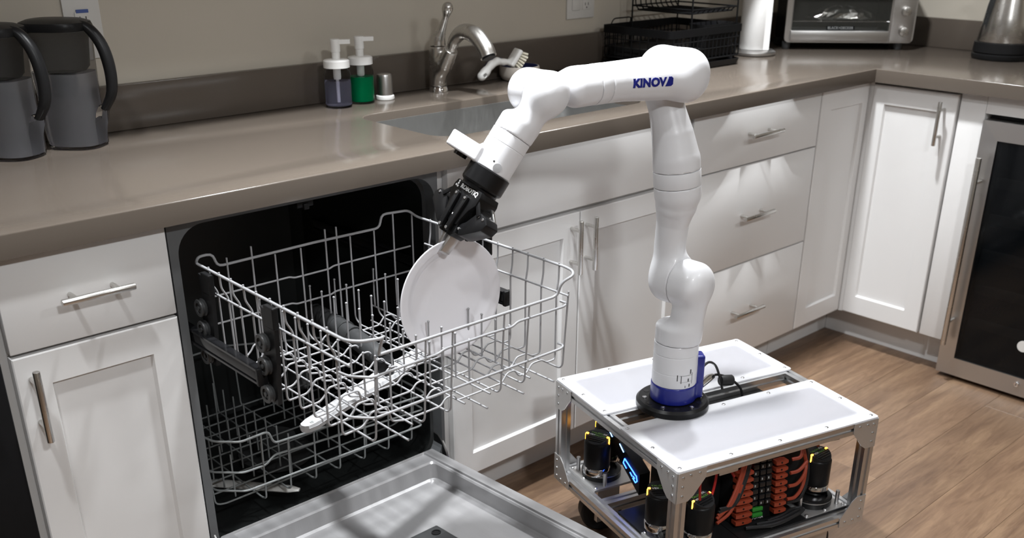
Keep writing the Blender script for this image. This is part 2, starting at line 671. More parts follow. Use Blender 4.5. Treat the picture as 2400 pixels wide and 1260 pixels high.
floor = struct('floor', MB().box(XL, XW, YN, YW, -0.06, -0.012), 'subfloor')
struct('wall_back', MB().box(XL - 0.1, XW + 0.1, YW, YW + 0.1, -0.06, 2.6), 'wall')
struct('wall_right', MB().box(XW, XW + 0.1, YN, YW, -0.06, 2.6), 'wall')
struct('wall_left', MB().box(XL - 0.1, XL, YN, YW, -0.06, 2.6), 'wall')
struct('wall_front', MB().box(XL - 0.1, XW + 0.1, YN - 0.1, YN, -0.06, 2.6), 'wall')
struct('ceiling', MB().box(XL - 0.1, XW + 0.1, YN - 0.1, YW + 0.1, CEIL, CEIL + 0.1), 'ceiling')

# floor boards, running along X, staggered
PWID = 0.158
y = -0.557 + PWID * 8
row = 0
rs = random.Random(3)
while y > YN:
    y0 = max(y - PWID, YN)
    y1 = min(y, YW)
    if y1 <= y0:
        y -= PWID
        continue
    x = XL - rs.uniform(0, 1.1)
    while x < XW:
        x1 = x + 1.22
        a, b = max(x, XL), min(x1, XW)
        if b - a > 0.02:
            ln, wdt = b - a - 0.0006, y1 - y0 - 0.0006
            mb = MB()
            zt, zb, c = 0.0, -0.012, 0.0005
            for i, (e, z) in enumerate(((0, zb), (0, zt - c), (c, zt))):
                mb.v += [(e - ln / 2, e - wdt / 2, z), (ln / 2 - e, e - wdt / 2, z), (ln / 2 - e, wdt / 2 - e, z), (e - ln / 2, wdt / 2 - e, z)]
            for i in range(2):
                for k in range(4):
                    mb.f.append((i * 4 + k, i * 4 + (k + 1) % 4, i * 4 + 4 + (k + 1) % 4, i * 4 + 4 + k))
            mb.f.append((8, 9, 10, 11))
            o = mb.build('plank', 'planks', floor, local=True)
            o.location = ((a + b) / 2, (y0 + y1) / 2, 0)
        x = x1
    y -= PWID
    row += 1

# recessed ceiling lamps
for i, (lx, ly, wt) in enumerate(LAMPS):
    wh = ('above the robot cart', 'above the dishwasher door', 'above the left end cabinet', 'in the second row, behind the robot cart', 'added unseen as front fill, behind the dishwasher')[i]
    t = thing('ceiling_lamp', 'round white recessed ceiling lamp ' + wh, 'lamp', (lx, ly, CEIL - 0.012), group='recessed ceiling lamps')
    MB().lathe([(0.088, 0.012), (0.088, 0.004), (0.08, 0.0), (0.068, 0.003), (0.066, 0.012)], (lx, ly, CEIL - 0.012), (0, 0, 1), 32, False).build('trim_ring', 'whiteplastic', t, True)
    MB().lathe([(0.066, 0.0), (0.03, -0.003), (0.001, -0.004)], (lx, ly, CEIL - 0.004), (0, 0, 1), 24, False).build('lamp_lens', 'lampglow', t, True)
    ld = bpy.data.lights.new('lamp_light', 'AREA')
    ld.shape = 'DISK'
    ld.size = 0.12 if ly > -1.0 else 0.30
    ld.energy = wt
    ld.color = (0.95, 0.98, 1.0)
    ld.spread = math.radians(110 if ly > -1.0 else 178)  # far lamps widened to brighten the fronts and back wall
    lo = bpy.data.objects.new('lamp_light', ld)
    COL.objects.link(lo)
    lo.parent = t
    lo.location = (0, 0, -0.014)

# ------------------------------------------------------------------ cabinets
YF = 0.025           # front face of the doors on the back run
YB = 0.045           # front of the cabinet bodies
ZB = 0.118           # underside of the doors
CB = 0.882           # underside of the counter


def slab(name, x0, x1, z0, z1, parent):
    return MB().box(x0, x1, YF, YB - 0.001, z0, z1, 0.0022, 2).build(name, 'cabinet', parent, True)


def shaker(x0, x1, z0, z1, parent, px0, px1, pz0, pz1, name='door', face=YF, swap=None):
    """door with a recessed centre panel, built in one mesh; face is the front plane, depth goes +Y"""
    d = 0.0085
    mb = MB()
    b = 0.002
    th = 0.019
    loops = [
        (x0, x1, z0, z1, th), (x0, x1, z0, z1, b), (x0 + b, x1 - b, z0 + b, z1 - b, 0.0),
        (px0, px1, pz0, pz1, 0.0), (px0 + 0.0035, px1 - 0.0035, pz0 + 0.0035, pz1 - 0.0035, d)]
    for (a0, a1, c0, c1, dd) in loops:
        mb.v += [(a0, face + dd, c0), (a1, face + dd, c0), (a1, face + dd, c1), (a0, face + dd, c1)]
    for i in range(len(loops) - 1):
        for k in range(4):
            mb.f.append((i * 4 + k, i * 4 + (k + 1) % 4, i * 4 + 4 + (k + 1) % 4, i * 4 + 4 + k))
    n = len(loops) * 4
    mb.f.append((n - 4, n - 3, n - 2, n - 1))
    mb.f.append((0, 1, 2, 3))
    if swap:
        mb.v = [swap(p) for p in mb.v]
    return mb.build(name, 'cabinet', parent)


def bar_handle(p0, p1, out, parent, r=0.006, inset=0.025, stand=0.034, mt='nickel', name='handle', local=False):
    """straight bar pull; p0,p1 on the face plane, out = outward unit vector"""
    p0, p1, out = Vector(p0), Vector(p1), Vector(out)
    d = (p1 - p0).normalized()
    mb = MB()
    mb.cyl(p0 + out * stand, p1 + out * stand, r, n=16, bev=0.001)
    for q in (p0 + d * inset, p1 - d * inset):
        mb.cyl(q, q + out * (stand - r * 0.6), r * 0.72, n=12)
    return mb.build(name, mt, parent, True, local=local)


OUT = (0, -1, 0)
BK = YW - 0.02
# cabinet with one drawer and one door, left of the dishwasher
t = thing('base_cabinet', 'white base cabinet with one drawer above one door, beside the open dishwasher', 'cabinet', (-0.15, 0.3, 0), group='white base cabinets')
MB().box(-0.302, -0.001, YB, BK, 0.115, CB - 0.001).build('body', 'cabinet_in', t)
MB().box(-0.302, -0.001, 0.115, 0.135, 0.0005, 0.115).build('toe_kick', 'kick', t)
d = slab('drawer', -0.287, -0.003, 0.7175, 0.8775, t)
bar_handle((-0.203, YF, 0.797), (-0.082, YF, 0.797), OUT, d)
d = shaker(-0.287, -0.003, ZB, 0.711, t, -0.232, -0.056, 0.175, 0.654)
bar_handle((-0.263, YF, 0.567), (-0.263, YF, 0.695), OUT, d)

# sink cabinet
t = thing('sink_cabinet', 'white sink cabinet with a false drawer front above two doors with paired handles', 'cabinet', (1.02, 0.3, 0), group='white base cabinets')
mb = MB()
mb.box(0.5975, 1.436, YB, YB + 0.02, 0.115, CB - 0.001)                 # face frame
mb.box(0.5975, 0.6155, YB + 0.02, BK, 0.115, CB - 0.001)
mb.box(1.418, 1.436, YB + 0.02, BK, 0.115, CB - 0.001)
mb.box(0.6155, 1.418, YB + 0.02, BK, 0.115, 0.133)
mb.build('body', 'cabinet', t)
MB().box(0.5975, 1.436, 0.115, 0.135, 0.0005, 0.115).build('toe_kick', 'kick', t)
slab('false_drawer_front', 0.619, 1.431, 0.7195, 0.8775, t)
d = shaker(0.619, 1.0255, ZB, 0.708, t, 0.676, 0.97, 0.175, 0.652)
bar_handle((0.995, YF, 0.564), (0.995, YF, 0.697), OUT, d)
d = shaker(1.0285, 1.431, ZB, 0.708, t, 1.084, 1.375, 0.175, 0.652)
bar_handle((1.047, YF, 0.564), (1.047, YF, 0.697), OUT, d)

# bank of three drawers
t = thing('drawer_cabinet', 'white base cabinet with three stacked slab drawers and bar handles', 'cabinet', (1.745, 0.3, 0), group='white base cabinets')
MB().box(1.438, 2.049, YB, BK, 0.115, CB - 0.001).build('body', 'cabinet_in', t)
MB().box(1.438, 2.049, 0.115, 0.135, 0.0005, 0.115).build('toe_kick', 'kick', t)
for z0, z1, hz in ((0.718, 0.8775, 0.802), (0.4215, 0.7145, 0.569), (ZB, 0.418, 0.272)):
    d = slab('drawer', 1.4445, 2.0455, z0, z1, t)
    bar_handle((1.667, YF, hz), (1.81, YF, hz), OUT, d)

# blind corner cabinet
t = thing('corner_cabinet', 'narrow white corner cabinet with one plain panelled door without handle', 'cabinet', (2.2, 0.3, 0), group='white base cabinets')
MB().box(2.051, 2.3425, YB, BK, 0.115, CB - 0.001).build('body', 'cabinet_in', t)
MB().box(2.051, 2.41, 0.115, 0.135, 0.0005, 0.115).build('toe_kick', 'kick', t)
shaker(2.0515, 2.319, ZB, 0.8775, t, 2.108, 2.288, 0.177, 0.817)

# cabinet on the right run (faces -X)
XF = 2.323
t = thing('end_cabinet', 'bright white cabinet with one tall panelled door, next to the wine cooler', 'cabinet', (2.6, -0.12, 0), group='white base cabinets')
MB().box(XF + 0.02, XW - 0.02, -0.262, 0.014, 0.115, CB - 0.001).build('body', 'cabinet_in', t)
MB().box(2.41, 2.43, -0.345, 0.114, 0.0005, 0.115).build('toe_kick', 'kick', t)
MB().box(XF + 0.0025, XF + 0.0195, 0.0135, 0.0445, 0.115, CB - 0.001).build('corner_filler', 'cabinet', t)
MB().box(XF + 0.008, XW - 0.02, -0.341, -0.264, 0.115, CB - 0.001, 0.002).build('filler_stile', 'cabinet', t, True)
d = shaker(-0.258, 0.013, ZB, 0.873, t, -0.205, -0.028, 0.179, 0.816, swap=lambda p: (p[1] - YF + XF, p[0], p[2]))
bar_handle((XF, -0.222, 0.722), (XF, -0.222, 0.851), (-1, 0, 0), d)
MB().box(XF + 0.008, XF + 0.03, -0.96, -0.3415, 0.829, CB - 0.001, 0.001).build('fascia_rail', 'cabinet', t, True)

# ------------------------------------------------------------------ countertop with sink cut-out
def outline_mesh(outer, hole, z0, z1, bev=0.003):
    bm = bmesh.new()
    es = []
    for loop in ([outer] + ([hole] if hole else [])):
        vs_ = [bm.verts.new((p[0], p[1], z1)) for p in loop]
        es += [bm.edges.new((vs_[i], vs_[(i + 1) % len(vs_)])) for i in range(len(vs_))]
    bmesh.ops.triangle_fill(bm, use_beauty=True, use_dissolve=False, edges=es)
    top = list(bm.faces)
    bnd = [e for e in bm.edges if len(e.link_faces) == 1]
    r = bmesh.ops.extrude_face_region(bm, geom=top)
    nv = [g for g in r['geom'] if isinstance(g, bmesh.types.BMVert)]
    bmesh.ops.translate(bm, verts=nv, vec=(0, 0, z0 - z1))
    bm.normal_update()
    bmesh.ops.recalc_face_normals(bm, faces=bm.faces)
    rim = [e for e in bm.edges if all(abs(q.co.z - z1) < 1e-6 for q in e.verts) and any(abs(f.normal.z) < 0.1 for f in e.link_faces)]
    if bev:
        bmesh.ops.bevel(bm, geom=rim, offset=bev, segments=3, affect='EDGES', profile=0.5)
    return MB().bm(bm)


YS, XS = 0.635, 2.93                       # faces of the splash
outer = [(-1.6, 0.0), (2.298, 0.0), (2.298, -1.25), (XW - 0.001, -1.25), (XW - 0.001, YW - 0.001), (-1.6, YW - 0.001)]
SX0, SX1, SY0, SY1 = 0.667, 1.345, 0.098, 0.430
hole = rrect(SX0, SX1, SY0, SY1, 0.055, 8)
o = outline_mesh(outer, hole, CB, CT).build('countertop', 'counter', None, True)
tag(o, 'brown-grey stone countertop running round the corner with a sink cut-out', 'countertop')
mb = MB().box(-1.6, XW - 0.001, YS, YW - 0.001, CT + 0.0003, 1.02, 0.0015)
tag(mb.build('backsplash', 'counter', None, True), 'low dark stone backsplash behind the sink and soap bottles', 'backsplash')
mb = MB().box(XS, XW - 0.001, -1.25, YS - 0.0005, CT + 0.0003, 1.02, 0.0015)
tag(mb.build('backsplash', 'counter', None, True), 'low dark stone backsplash behind the kettle', 'backsplash')

# upper cabinets above the counter
UPZ, UPY = 1.43, 0.325
for k, (x0, x1, where) in enumerate(((-1.3, -0.66, 'above the black appliance'), (-0.655, 0.0, 'above the pitchers'), (0.005, 0.62, 'above the dishwasher'), (0.625, 1.43, 'above the sink'), (1.435, 2.04, 'above the drying rack'), (2.045, 2.60, 'above the paper towels'))):
    t = thing('wall_cabinet', 'white two-door wall cabinet ' + where, 'cabinet', ((x0 + x1) / 2, YW - 0.16, UPZ), group='white wall cabinets')
    MB().box(x0, x1, UPY + 0.02, YW - 0.002, UPZ, 2.25).build('body', 'cabinet', t)
    xm = (x0 + x1) / 2
    for a, b, hx in ((x0 + 0.002, xm - 0.0015, xm - 0.03), (xm + 0.0015, x1 - 0.002, xm + 0.03)):
        d = shaker(a, b, UPZ + 0.002, 2.248, t, a + 0.055, b - 0.055, UPZ + 0.057, 2.193, face=UPY)
        bar_handle((hx, UPY, UPZ + 0.04), (hx, UPY, UPZ + 0.17), OUT, d)

# undermount sink
t = thing('sink', 'grey undermount steel sink set below the counter', 'sink', (1.0, 0.26, 0.66))
bm_ = MB()
n = None
for k, (e, z) in enumerate(((0.0010, CB - 0.004), (0.0010, CT - 0.0205), (0.0040, CT - 0.0205), (0.009, 0.72), (0.03, 0.695), (0.09, 0.690))):
    lp = rrect(SX0 + e, SX1 - e, SY0 + e, SY1 - e, max(0.012, 0.055 - e * 0.5 if e < 0.05 else 0.02), 8)
    n = len(lp)
    bm_.v += [(p[0], p[1], z) for p in lp]
    if k:
        b = (k - 1) * n
        bm_.f += [(b + i, b + (i + 1) % n, b + n + (i + 1) % n, b + n + i) for i in range(n)]
bm_.f.append(tuple(range(5 * n, 6 * n)))
bm_.build('basin', 'sinksteel', t, True)
MB().lathe([(0.045, 0.0), (0.044, 0.003), (0.03, 0.003), (0.026, 0.0), (0.0005, 0.0)], (1.0, 0.27, 0.6905), (0, 0, 1), 28, False).build('drain', 'chrome', t, True)

# black appliance at the open end of the left cabinet
t = thing('black_appliance', 'plain black appliance front standing beyond the left end cabinet', 'appliance', (-0.61, 0.3, 0))
MB().box(-0.905, -0.3045, 0.02, BK, 0.06, CB - 0.002, 0.002).build('body', 'blackplastic', t, True)
MB().box(-0.9, -0.309, 0.0, 0.019, 0.16, 0.74, 0.004).build('door', 'blackmetal', t, True)
MB().box(-0.9, -0.309, 0.0, 0.019, 0.745, CB - 0.004, 0.004).build('control_panel', 'blackmetal', t, True)
MB().box(-0.9, -0.309, 0.06, 0.08, 0.0005, 0.06).build('toe_kick', 'blackplastic', t)
bar_handle((-0.86, 0.0, 0.70), (-0.35, 0.0, 0.70), OUT, t, r=0.008, mt='blackmetal')

# ------------------------------------------------------------------ wine cooler
t = thing('wine_cooler', 'under-counter wine cooler with steel-framed dark glass door', 'wine cooler', (2.6, -0.64, 0))
CY0, CY1, CZ0, CZ1, CX = -0.94, -0.3445, 0.016, 0.813, 2.319
MB().box(CX + 0.045, XW - 0.03, CY0 + 0.004, CY1 - 0.004, 0.03, 0.822).build('body', 'blackplastic', t)
iy0, iy1, iz0, iz1 = CY0 + 0.052, CY1 - 0.049, 0.072, 0.758
corn = [(CY0, CZ0), (CY1, CZ0), (CY1, CZ1), (CY0, CZ1)]
inn = [(iy0, iz0), (iy1, iz0), (iy1, iz1), (iy0, iz1)]
for k in range(4):
    a, b, c, d2 = corn[k], corn[(k + 1) % 4], inn[(k + 1) % 4], inn[k]
    mb = MB()
    mb.prism([a, b, c, d2], (CX, 0, 0), (0, 1, 0), (0, 0, 1), (1, 0, 0), 0.0, 0.042)
    # inner edge slopes back a little
    mb.v[2] = (CX + 0.004, *mb.v[2][1:])
    mb.v[3] = (CX + 0.004, *mb.v[3][1:])
    mb.build('frame_rail', 'steel', t)
MB().box(CX + 0.008, CX + 0.013, iy0 - 0.003, iy1 + 0.003, iz0 - 0.003, iz1 + 0.003).build('glass_pane', 'glassdark', t)
for z in (0.18, 0.29, 0.40, 0.51, 0.62):
    MB().box(CX + 0.022, CX + 0.036, iy0 + 0.01, iy1 - 0.012, z, z + 0.03, 0.003).build('shelf', 'coolshelf', t, True)
bar_handle((CX, -0.369, 0.124), (CX, -0.369, 0.712), (-1, 0, 0), t, r=0.0085, inset=0.075, stand=0.04, mt='nickel')
mb = MB().cyl((CX + 0.0078, -0.588, 0.172), (CX + 0.0068, -0.588, 0.172), 0.0175, n=32)
mb.build('round_sticker', 'outletwhite', t)
mb = MB().cyl((CX + 0.0005, -0.596, 0.052), (CX - 0.004, -0.596, 0.052), 0.0075, n=20, bev=0.001)
k = mb.build('key_lock', 'chrome', t, True)
MB().box(CX - 0.0045, CX - 0.0042, -0.597, -0.595, 0.048, 0.056).build('keyhole', 'txtdark', k)
for yy in (CY0 + 0.05, CY1 - 0.05):
    MB().cyl((CX + 0.09, yy, 0.0005), (CX + 0.09, yy, 0.031), 0.016, n=14).build('foot', 'blackplastic', t)
MB().box(CX + 0.05, CX + 0.06, CY0 + 0.02, CY1 - 0.02, 0.004, 0.03).build('base_grille', 'blackplastic', t)

# ------------------------------------------------------------------ dishwasher
dw = thing('dishwasher', 'open dishwasher with dark tub and steel door folded down', 'dishwasher', (0.3, 0.3, 0))
OX0, OX1, OZ0, OZ1 = 0.017, 0.587, 0.190, 0.868


def ring_prism(outer, inner, y0, y1):
    """frame between two equally long outlines in XZ"""
    mb = MB()
    n = len(outer)
    for lp, yy in ((outer, y0), (inner, y0), (inner, y1), (outer, y1)):
        mb.v += [(p[0], yy, p[1]) for p in lp]
    for a, b in ((0, 1), (1, 2), (2, 3), (3, 0)):
        mb.f += [(a * n + i, a * n + (i + 1) % n, b * n + (i + 1) % n, b * n + i) for i in range(n)]
    return mb


hole_o = rrect(OX0, OX1, OZ0, OZ1, 0.052, 8)
ring_prism(rrect(0.001, 0.5955, 0.12, CB - 0.001, 0.001, 8), hole_o, 0.03, 0.062).build('frame', 'dwframe', dw)
# tub: open box with rounded cross section
mb = MB()
for k, (e, yy) in enumerate(((0.0, 0.0622), (0.006, 0.066), (0.008, 0.56), (0.03, 0.585), (0.06, 0.588))):
    lp = rrect(OX0 + e, OX1 - e, OZ0 + e, OZ1 - e, 0.052, 8)
    n = len(lp)
    mb.v += [(p[0], yy, p[1]) for p in lp]
    if k:
        b = (k - 1) * n
        mb.f += [(b + i, b + (i + 1) % n, b + n + (i + 1) % n, b + n + i) for i in range(n)]
mb.f.append(tuple(range(4 * n, 5 * n)))
mb.build('tub', 'tub', dw, True)
MB().box(0.001, 0.5955, 0.063, 0.60, 0.12, 0.1885).build('base_housing', 'tub', dw)
mb = MB().box(0.262, 0.298, 0.033, 0.05, 0.856, 0.8675, 0.002)
mb.box(0.274, 0.286, 0.028, 0.05, 0.852, 0.864, 0.002)
mb.build('latch_striker', 'blackplastic', dw, True)
# sump filter on the tub floor
mb = MB().lathe([(0.085, 0.0), (0.085, 0.012), (0.06, 0.018), (0.05, 0.018), (0.05, 0.05), (0.03, 0.055), (0.001, 0.055)], (0.30, 0.30, 0.200), (0, 0, 1), 28, False)
mb.build('sump_filter', 'greyplastic', dw, True)
# sliding rails for the upper basket
for sx in (0.027, 0.577):
    mb = MB()
    mb.box(sx - 0.006, sx + 0.006, -0.205, 0.50, 0.654, 0.674, 0.002)
    mb.box(sx - 0.008, sx + 0.008, -0.205, 0.50, 0.674, 0.678)
    mb.box(sx - 0.008, sx + 0.008, -0.205, 0.50, 0.650, 0.654)
    r_ = mb.build('slide_rail', 'blackgloss', dw, True)
    MB().box(sx - 0.009, sx + 0.009, -0.212, -0.203, 0.648, 0.68, 0.002).build('end_stop', 'blackplastic', r_, True)
# door, folded down: a shallow stainless pan, hinge at the tub lip
DT = math.tan(math.radians(2.9))


def dz(yy):
    return 0.2165 + (0.03 - yy) * DT


def door_pt(x, yy, h):
    return (x, yy, dz(yy) + h)


DY0, DY1 = -0.60, 0.056
mb = MB()
loops = [(0.028, 0.576, DY0, DY1, -0.062, 0.004), (0.028, 0.576, DY0, DY1, -0.003, 0.004), (0.030, 0.574, DY0 + 0.002, DY1 - 0.002, 0.0, 0.004),
         (0.055, 0.549, DY0 + 0.03, DY1 - 0.004, 0.0, 0.006), (0.0565, 0.5475, DY0 + 0.032, DY1 - 0.006, -0.004, 0.006),
         (0.060, 0.544, DY0 + 0.035, DY1 - 0.044, -0.0045, 0.012), (0.063, 0.541, DY0 + 0.038, DY1 - 0.048, -0.008, 0.014),
         (0.066, 0.538, DY0 + 0.042, DY1 - 0.056, -0.041, 0.016), (0.071, 0.533, DY0 + 0.047, DY1 - 0.062, -0.045, 0.016)]
for k, (x0, x1, y0, y1, h, rr) in enumerate(loops):
    lp = rrect(x0, x1, y0, y1, rr, 4)
    n = len(lp)
    mb.v += [door_pt(p[0], p[1], h) for p in lp]
    if k:
        b = (k - 1) * n
        mb.f += [(b + i, b + (i + 1) % n, b + n + (i + 1) % n, b + n + i) for i in range(n)]
mb.f.append(tuple(range((len(loops) - 1) * n, len(loops) * n)))
mb.f.append(tuple(reversed(range(n))))
door = mb.build('door', 'doorsteel', dw, True, angle=30)
# dispenser in the pan
M = Matrix.Translation((0.402, -0.20, dz(-0.20) - 0.0445)) @ Matrix.Rotation(-math.atan(DT), 4, 'X')
mb = MB().box(-0.125, 0.0, -0.13, 0.02, 0, 0.012, 0.005, 3)
mb.xf(M)
disp = mb.build('dispenser', 'greyplastic', door, True)
mb = MB().lathe([(0.010, 0.012), (0.010, 0.014), (0.0075, 0.014), (0.0075, 0.0125), (0.0005, 0.0125)], (-0.022, -0.006, 0.0), (0, 0, 1), 20, False).xf(M)
mb.build('rinse_aid_cap', 'blackplastic', disp, True)
mb = MB().box(-0.118, -0.008, -0.122, -0.022, 0.012, 0.0145, 0.002).xf(M)
mb.build('dispenser_lid', 'greyplastic', disp, True)
# hinge arms beside the door
for sx in (0.5885, 0.0085):
    mb = MB()
    pts = [(0.060, 0.205), (0.060, 0.252), (0.045, 0.250), (0.028, 0.236), (0.016, 0.216), (0.010, 0.196)]
    mb.prism(pts, (sx, 0, 0), (0, 1, 0), (0, 0, 1), (1, 0, 0), -0.003, 0.003)
    h = mb.build('hinge_arm', 'blackplastic', dw)
    MB().tube([(sx, a, b + 0.0008) for a, b in pts[1:]], 0.0028, 6).build('hinge_edge', 'steel', h, True)

# ------------------------------------------------------------------ upper basket
rack = thing('dish_basket', 'pale grey wire dish basket pulled out of the dishwasher, holding the white plate', 'dish rack', (0.295, -0.18, 0.57))
WR = 0.0018


def wires(name, pts, r=WR, parent=rack, mt='wire', rad=0.008, n=7, closed=False):
    pts = round_path(pts, rad, 3) if rad else [Vector(p) for p in pts]
    return MB().tube(pts, r, n, closed).build(name, mt, parent, True, angle=60)


XLR, XRR = 0.048, 0.541
FY = -0.42
rim = [(0.30, 0.047, 0.779), (0.094, 0.047, 0.777), (0.088, 0.047, 0.803), (0.060, 0.047, 0.803), (XLR, 0.034, 0.797), (XLR, -0.437, 0.795), (0.064, -0.452, 0.793),
       (0.097, -0.462, 0.792), (0.109, -0.447, 0.788), (0.114, -0.425, 0.748), (0.126, FY, 0.746), (0.495, FY, 0.745), (0.503, -0.423, 0.750), (0.507, -0.428, 0.772), (0.524, -0.440, 0.784),
       (0.535, -0.428, 0.787), (XRR, -0.405, 0.787), (XRR, 0.034, 0.787), (0.530, 0.047, 0.800), (0.462, 0.047, 0.804), (0.456, 0.047, 0.777), (0.30, 0.047, 0.779)]
wires('rim_wire', rim, 0.0027, rad=0.012)
# second and third hoops
wires('hoop_wire', [(0.073, -0.372, 0.714), (0.077, -0.398, 0.714), (0.101, -0.425, 0.714), (0.16, -0.419, 0.712), (0.235, -0.417, 0.711), (0.25, -0.417, 0.716), (0.345, -0.417, 0.716), (0.40, -0.417, 0.714),
                    (0.412, -0.417, 0.72), (0.525, -0.419, 0.72), (0.540, -0.410, 0.72), (0.5385, -0.395, 0.72)], 0.0023)
wires('hoop_wire', [(0.082, -0.345, 0.636), (0.081, -0.382, 0.636), (0.108, -0.412, 0.636), (0.526, -0.414, 0.636), (0.539, -0.405, 0.636), (0.537, -0.392, 0.636)], 0.0023)
# side rails below the rim
wires('guide_rail', [(0.058, 0.0, 0.748), (0.058, -0.43, 0.748)], 0.0022, rad=0)
wires('guide_rail', [(0.534, 0.0, 0.738), (0.534, -0.42, 0.738)], 0.002, rad=0)
# left and right uprights running on as cross wires of the floor
LY = [-0.013, -0.051, -0.093, -0.135, -0.178, -0.222, -0.264, -0.306, -0.348, -0.388]
for k, yy in enumerate(LY):
    bump = 0.020
    pts = [(XLR + 0.001, yy, 0.801), (XLR + 0.002, yy, 0.772), (0.060, yy - 0.002, 0.752), (0.061, yy - 0.002, 0.62), (0.064, yy - 0.002, 0.6135),
           (0.100, yy, 0.614), (0.112, yy, 0.614 + bump * .5), (0.118, yy, 0.614 + bump), (0.150, yy, 0.614 + bump), (0.158, yy, 0.604), (0.185, yy, 0.597),
           (0.26, yy, 0.597), (0.272, yy, 0.597 + bump * .6), (0.290, yy, 0.597 + bump * .6), (0.298, yy, 0.596), (0.40, yy, 0.596), (0.414, yy, 0.612), (0.432, yy, 0.612), (0.442, yy, 0.597),
           (0.462, yy, 0.597), (0.474, yy, 0.612), (0.50, yy, 0.612), (0.512, yy, 0.603), (0.533, yy, 0.603), (0.5345, yy, 0.612), (0.535, yy, 0.735), (XRR - 0.001, yy, 0.76), (XRR, yy, 0.791)]
    wires('cross_wire', pts, WR, rad=0.006)
# floor wires along Y, the outer six bent up into the front
FX = [0.113, 0.212, 0.268, 0.382, 0.440, 0.537]
for x in FX:
    wires('floor_wire', [(x, 0.045, 0.775 if x not in (0.113, 0.537) else 0.79), (x, 0.045, 0.600), (x, 0.03, 0.590), (x, -0.398, 0.5875), (x, -0.406, 0.5965), (x, FY + 0.003, 0.745)], WR)
for x in (0.155, 0.325, 0.41, 0.485):
    wires('floor_wire', [(x, 0.03, 0.591), (x, -0.436, 0.589)], WR, rad=0)
# back grid
for z in (0.722, 0.668):
    wires('grid_wire', [(0.06, 0.047, z), (0.24, 0.047, z), (0.25, 0.047, z - 0.004), (0.33, 0.047, z - 0.004), (0.34, 0.047, z), (0.532, 0.047, z)], 0.0019)
for x in (0.165, 0.326, 0.352, 0.49):
    wires('grid_wire', [(x, 0.047, 0.80), (x, 0.047, 0.60)], 0.0019, rad=0)
# tine rows: every tine a pin welded to a base wire
TX = [0.183, 0.296, 0.354, 0.450]
pin = MB().tube([(0, 0, 0), (0, 0.001, 0.03), (0, 0.0, 0.083)], 0.0018, 7)
b0 = len(pin.v)
pin.lathe([(0.0005, 0.0), (0.0019, 0.0006), (0.0026, 0.0022), (0.0022, 0.0040), (0.0005, 0.0050)], (0, 0, 0.0808), (0, 0, 1), 8)
pin0 = None
for x in TX:
    wires('tine_base', [(x, 0.085, 0.6), (x, -0.41, 0.598)], WR, rad=0)
    for k in range(11):
        yy = 0.071 - 0.0432 * k if k < 6 else 0.071 - 0.0432 * 6 - 0.0385 * (k - 6) - 0.012
        if pin0 is None:
            pin0 = pin.build('tine', 'wire', rack, True, local=True, angle=60)
            q = pin0
        else:
            q = copy_part(pin0, rack)
        q.location = (x - 0.295, yy + 0.18, 0.6 - 0.57)
# roller brackets
for sx, sd in ((0.041, -1), (0.5475, 1)):
    for yy in (-0.215, 0.0):
        if sd > 0 and yy > -0.1:
            continue
        yy = yy if sd < 0 else -0.158
        mb = MB()
        poly = [(-0.034, 0.045), (0.006, 0.053), (0.0, 0.0), (0.012, -0.02), (0.008, -0.07), (0.012, -0.115), (-0.02, -0.118), (-0.030, -0.04)]
        mb.prism([(yy + a, 0.735 + b) for a, b in poly], (sx, 0, 0), (0, 1, 0), (0, 0, 1), (1, 0, 0), -0.004, 0.004)
        mb.box(sx - 0.005, sx + 0.006, yy - 0.034, yy - 0.004, 0.755, 0.793, 0.002)
        br = mb.build('roller_bracket', 'blackplastic', rack)
        for zz in (0.726, 0.685, 0.634):
            cx = sx + sd * 0.004
            MB().lathe([(0.005, 0.0), (0.0155, 0.0), (0.0165, 0.002), (0.0135, 0.0035), (0.0135, 0.0075), (0.0165, 0.009), (0.0155, 0.011), (0.010, 0.011), (0.010, 0.0085), (0.004, 0.0085), (0.004, 0.0115), (0.0005, 0.0115)],
                       (cx, yy, zz), (sd, 0, 0), 24).build('roller', 'greyplastic', br, True)
# spray arm below the basket with its feed pipe
A0, A1 = Vector((0.072, -0.248, 0.566)), Vector((0.535, -0.085, 0.566))
dr = (A1 - A0).normalized()
sd_ = Vector((-dr.y, dr.x, 0))
half = (A1 - A0).length / 2
mid = (A0 + A1) / 2
mb = MB()
prof = [(-half, 0.004), (-half + 0.004, 0.011), (-half + 0.02, 0.0155), (-half * .6, 0.017), (-half * .25, 0.021), (0, 0.026), (half * .25, 0.021), (half * .6, 0.017), (half - 0.02, 0.0155), (half - 0.004, 0.011), (half, 0.004)]
nP = len(prof)
for hz, sc in ((-0.007, 0.9), (-0.001, 1.0), (0.001, 1.0), (0.001, 0.94), (0.0055, 0.80)):
    lp = [mid + dr * a + sd_ * w_ * sc for a, w_ in prof] + [mid + dr * a - sd_ * w_ * sc for a, w_ in reversed(prof)]
    mb.v += [(p.x, p.y, p.z + hz) for p in lp]
N2 = 2 * nP
for k in range(4):
    mb.f += [(k * N2 + i, k * N2 + (i + 1) % N2, (k + 1) * N2 + (i + 1) % N2, (k + 1) * N2 + i) for i in range(N2)]
for base_, rev in ((0, True), (4 * N2, False)):
    for i in range(nP - 1):
        q = (base_ + i, base_ + i + 1, base_ + N2 - 2 - i, base_ + N2 - 1 - i)
        mb.f.append(tuple(reversed(q)) if rev else q)
arm = mb.build('spray_arm', 'robotgrey', rack, True, angle=25)
nb = MB()
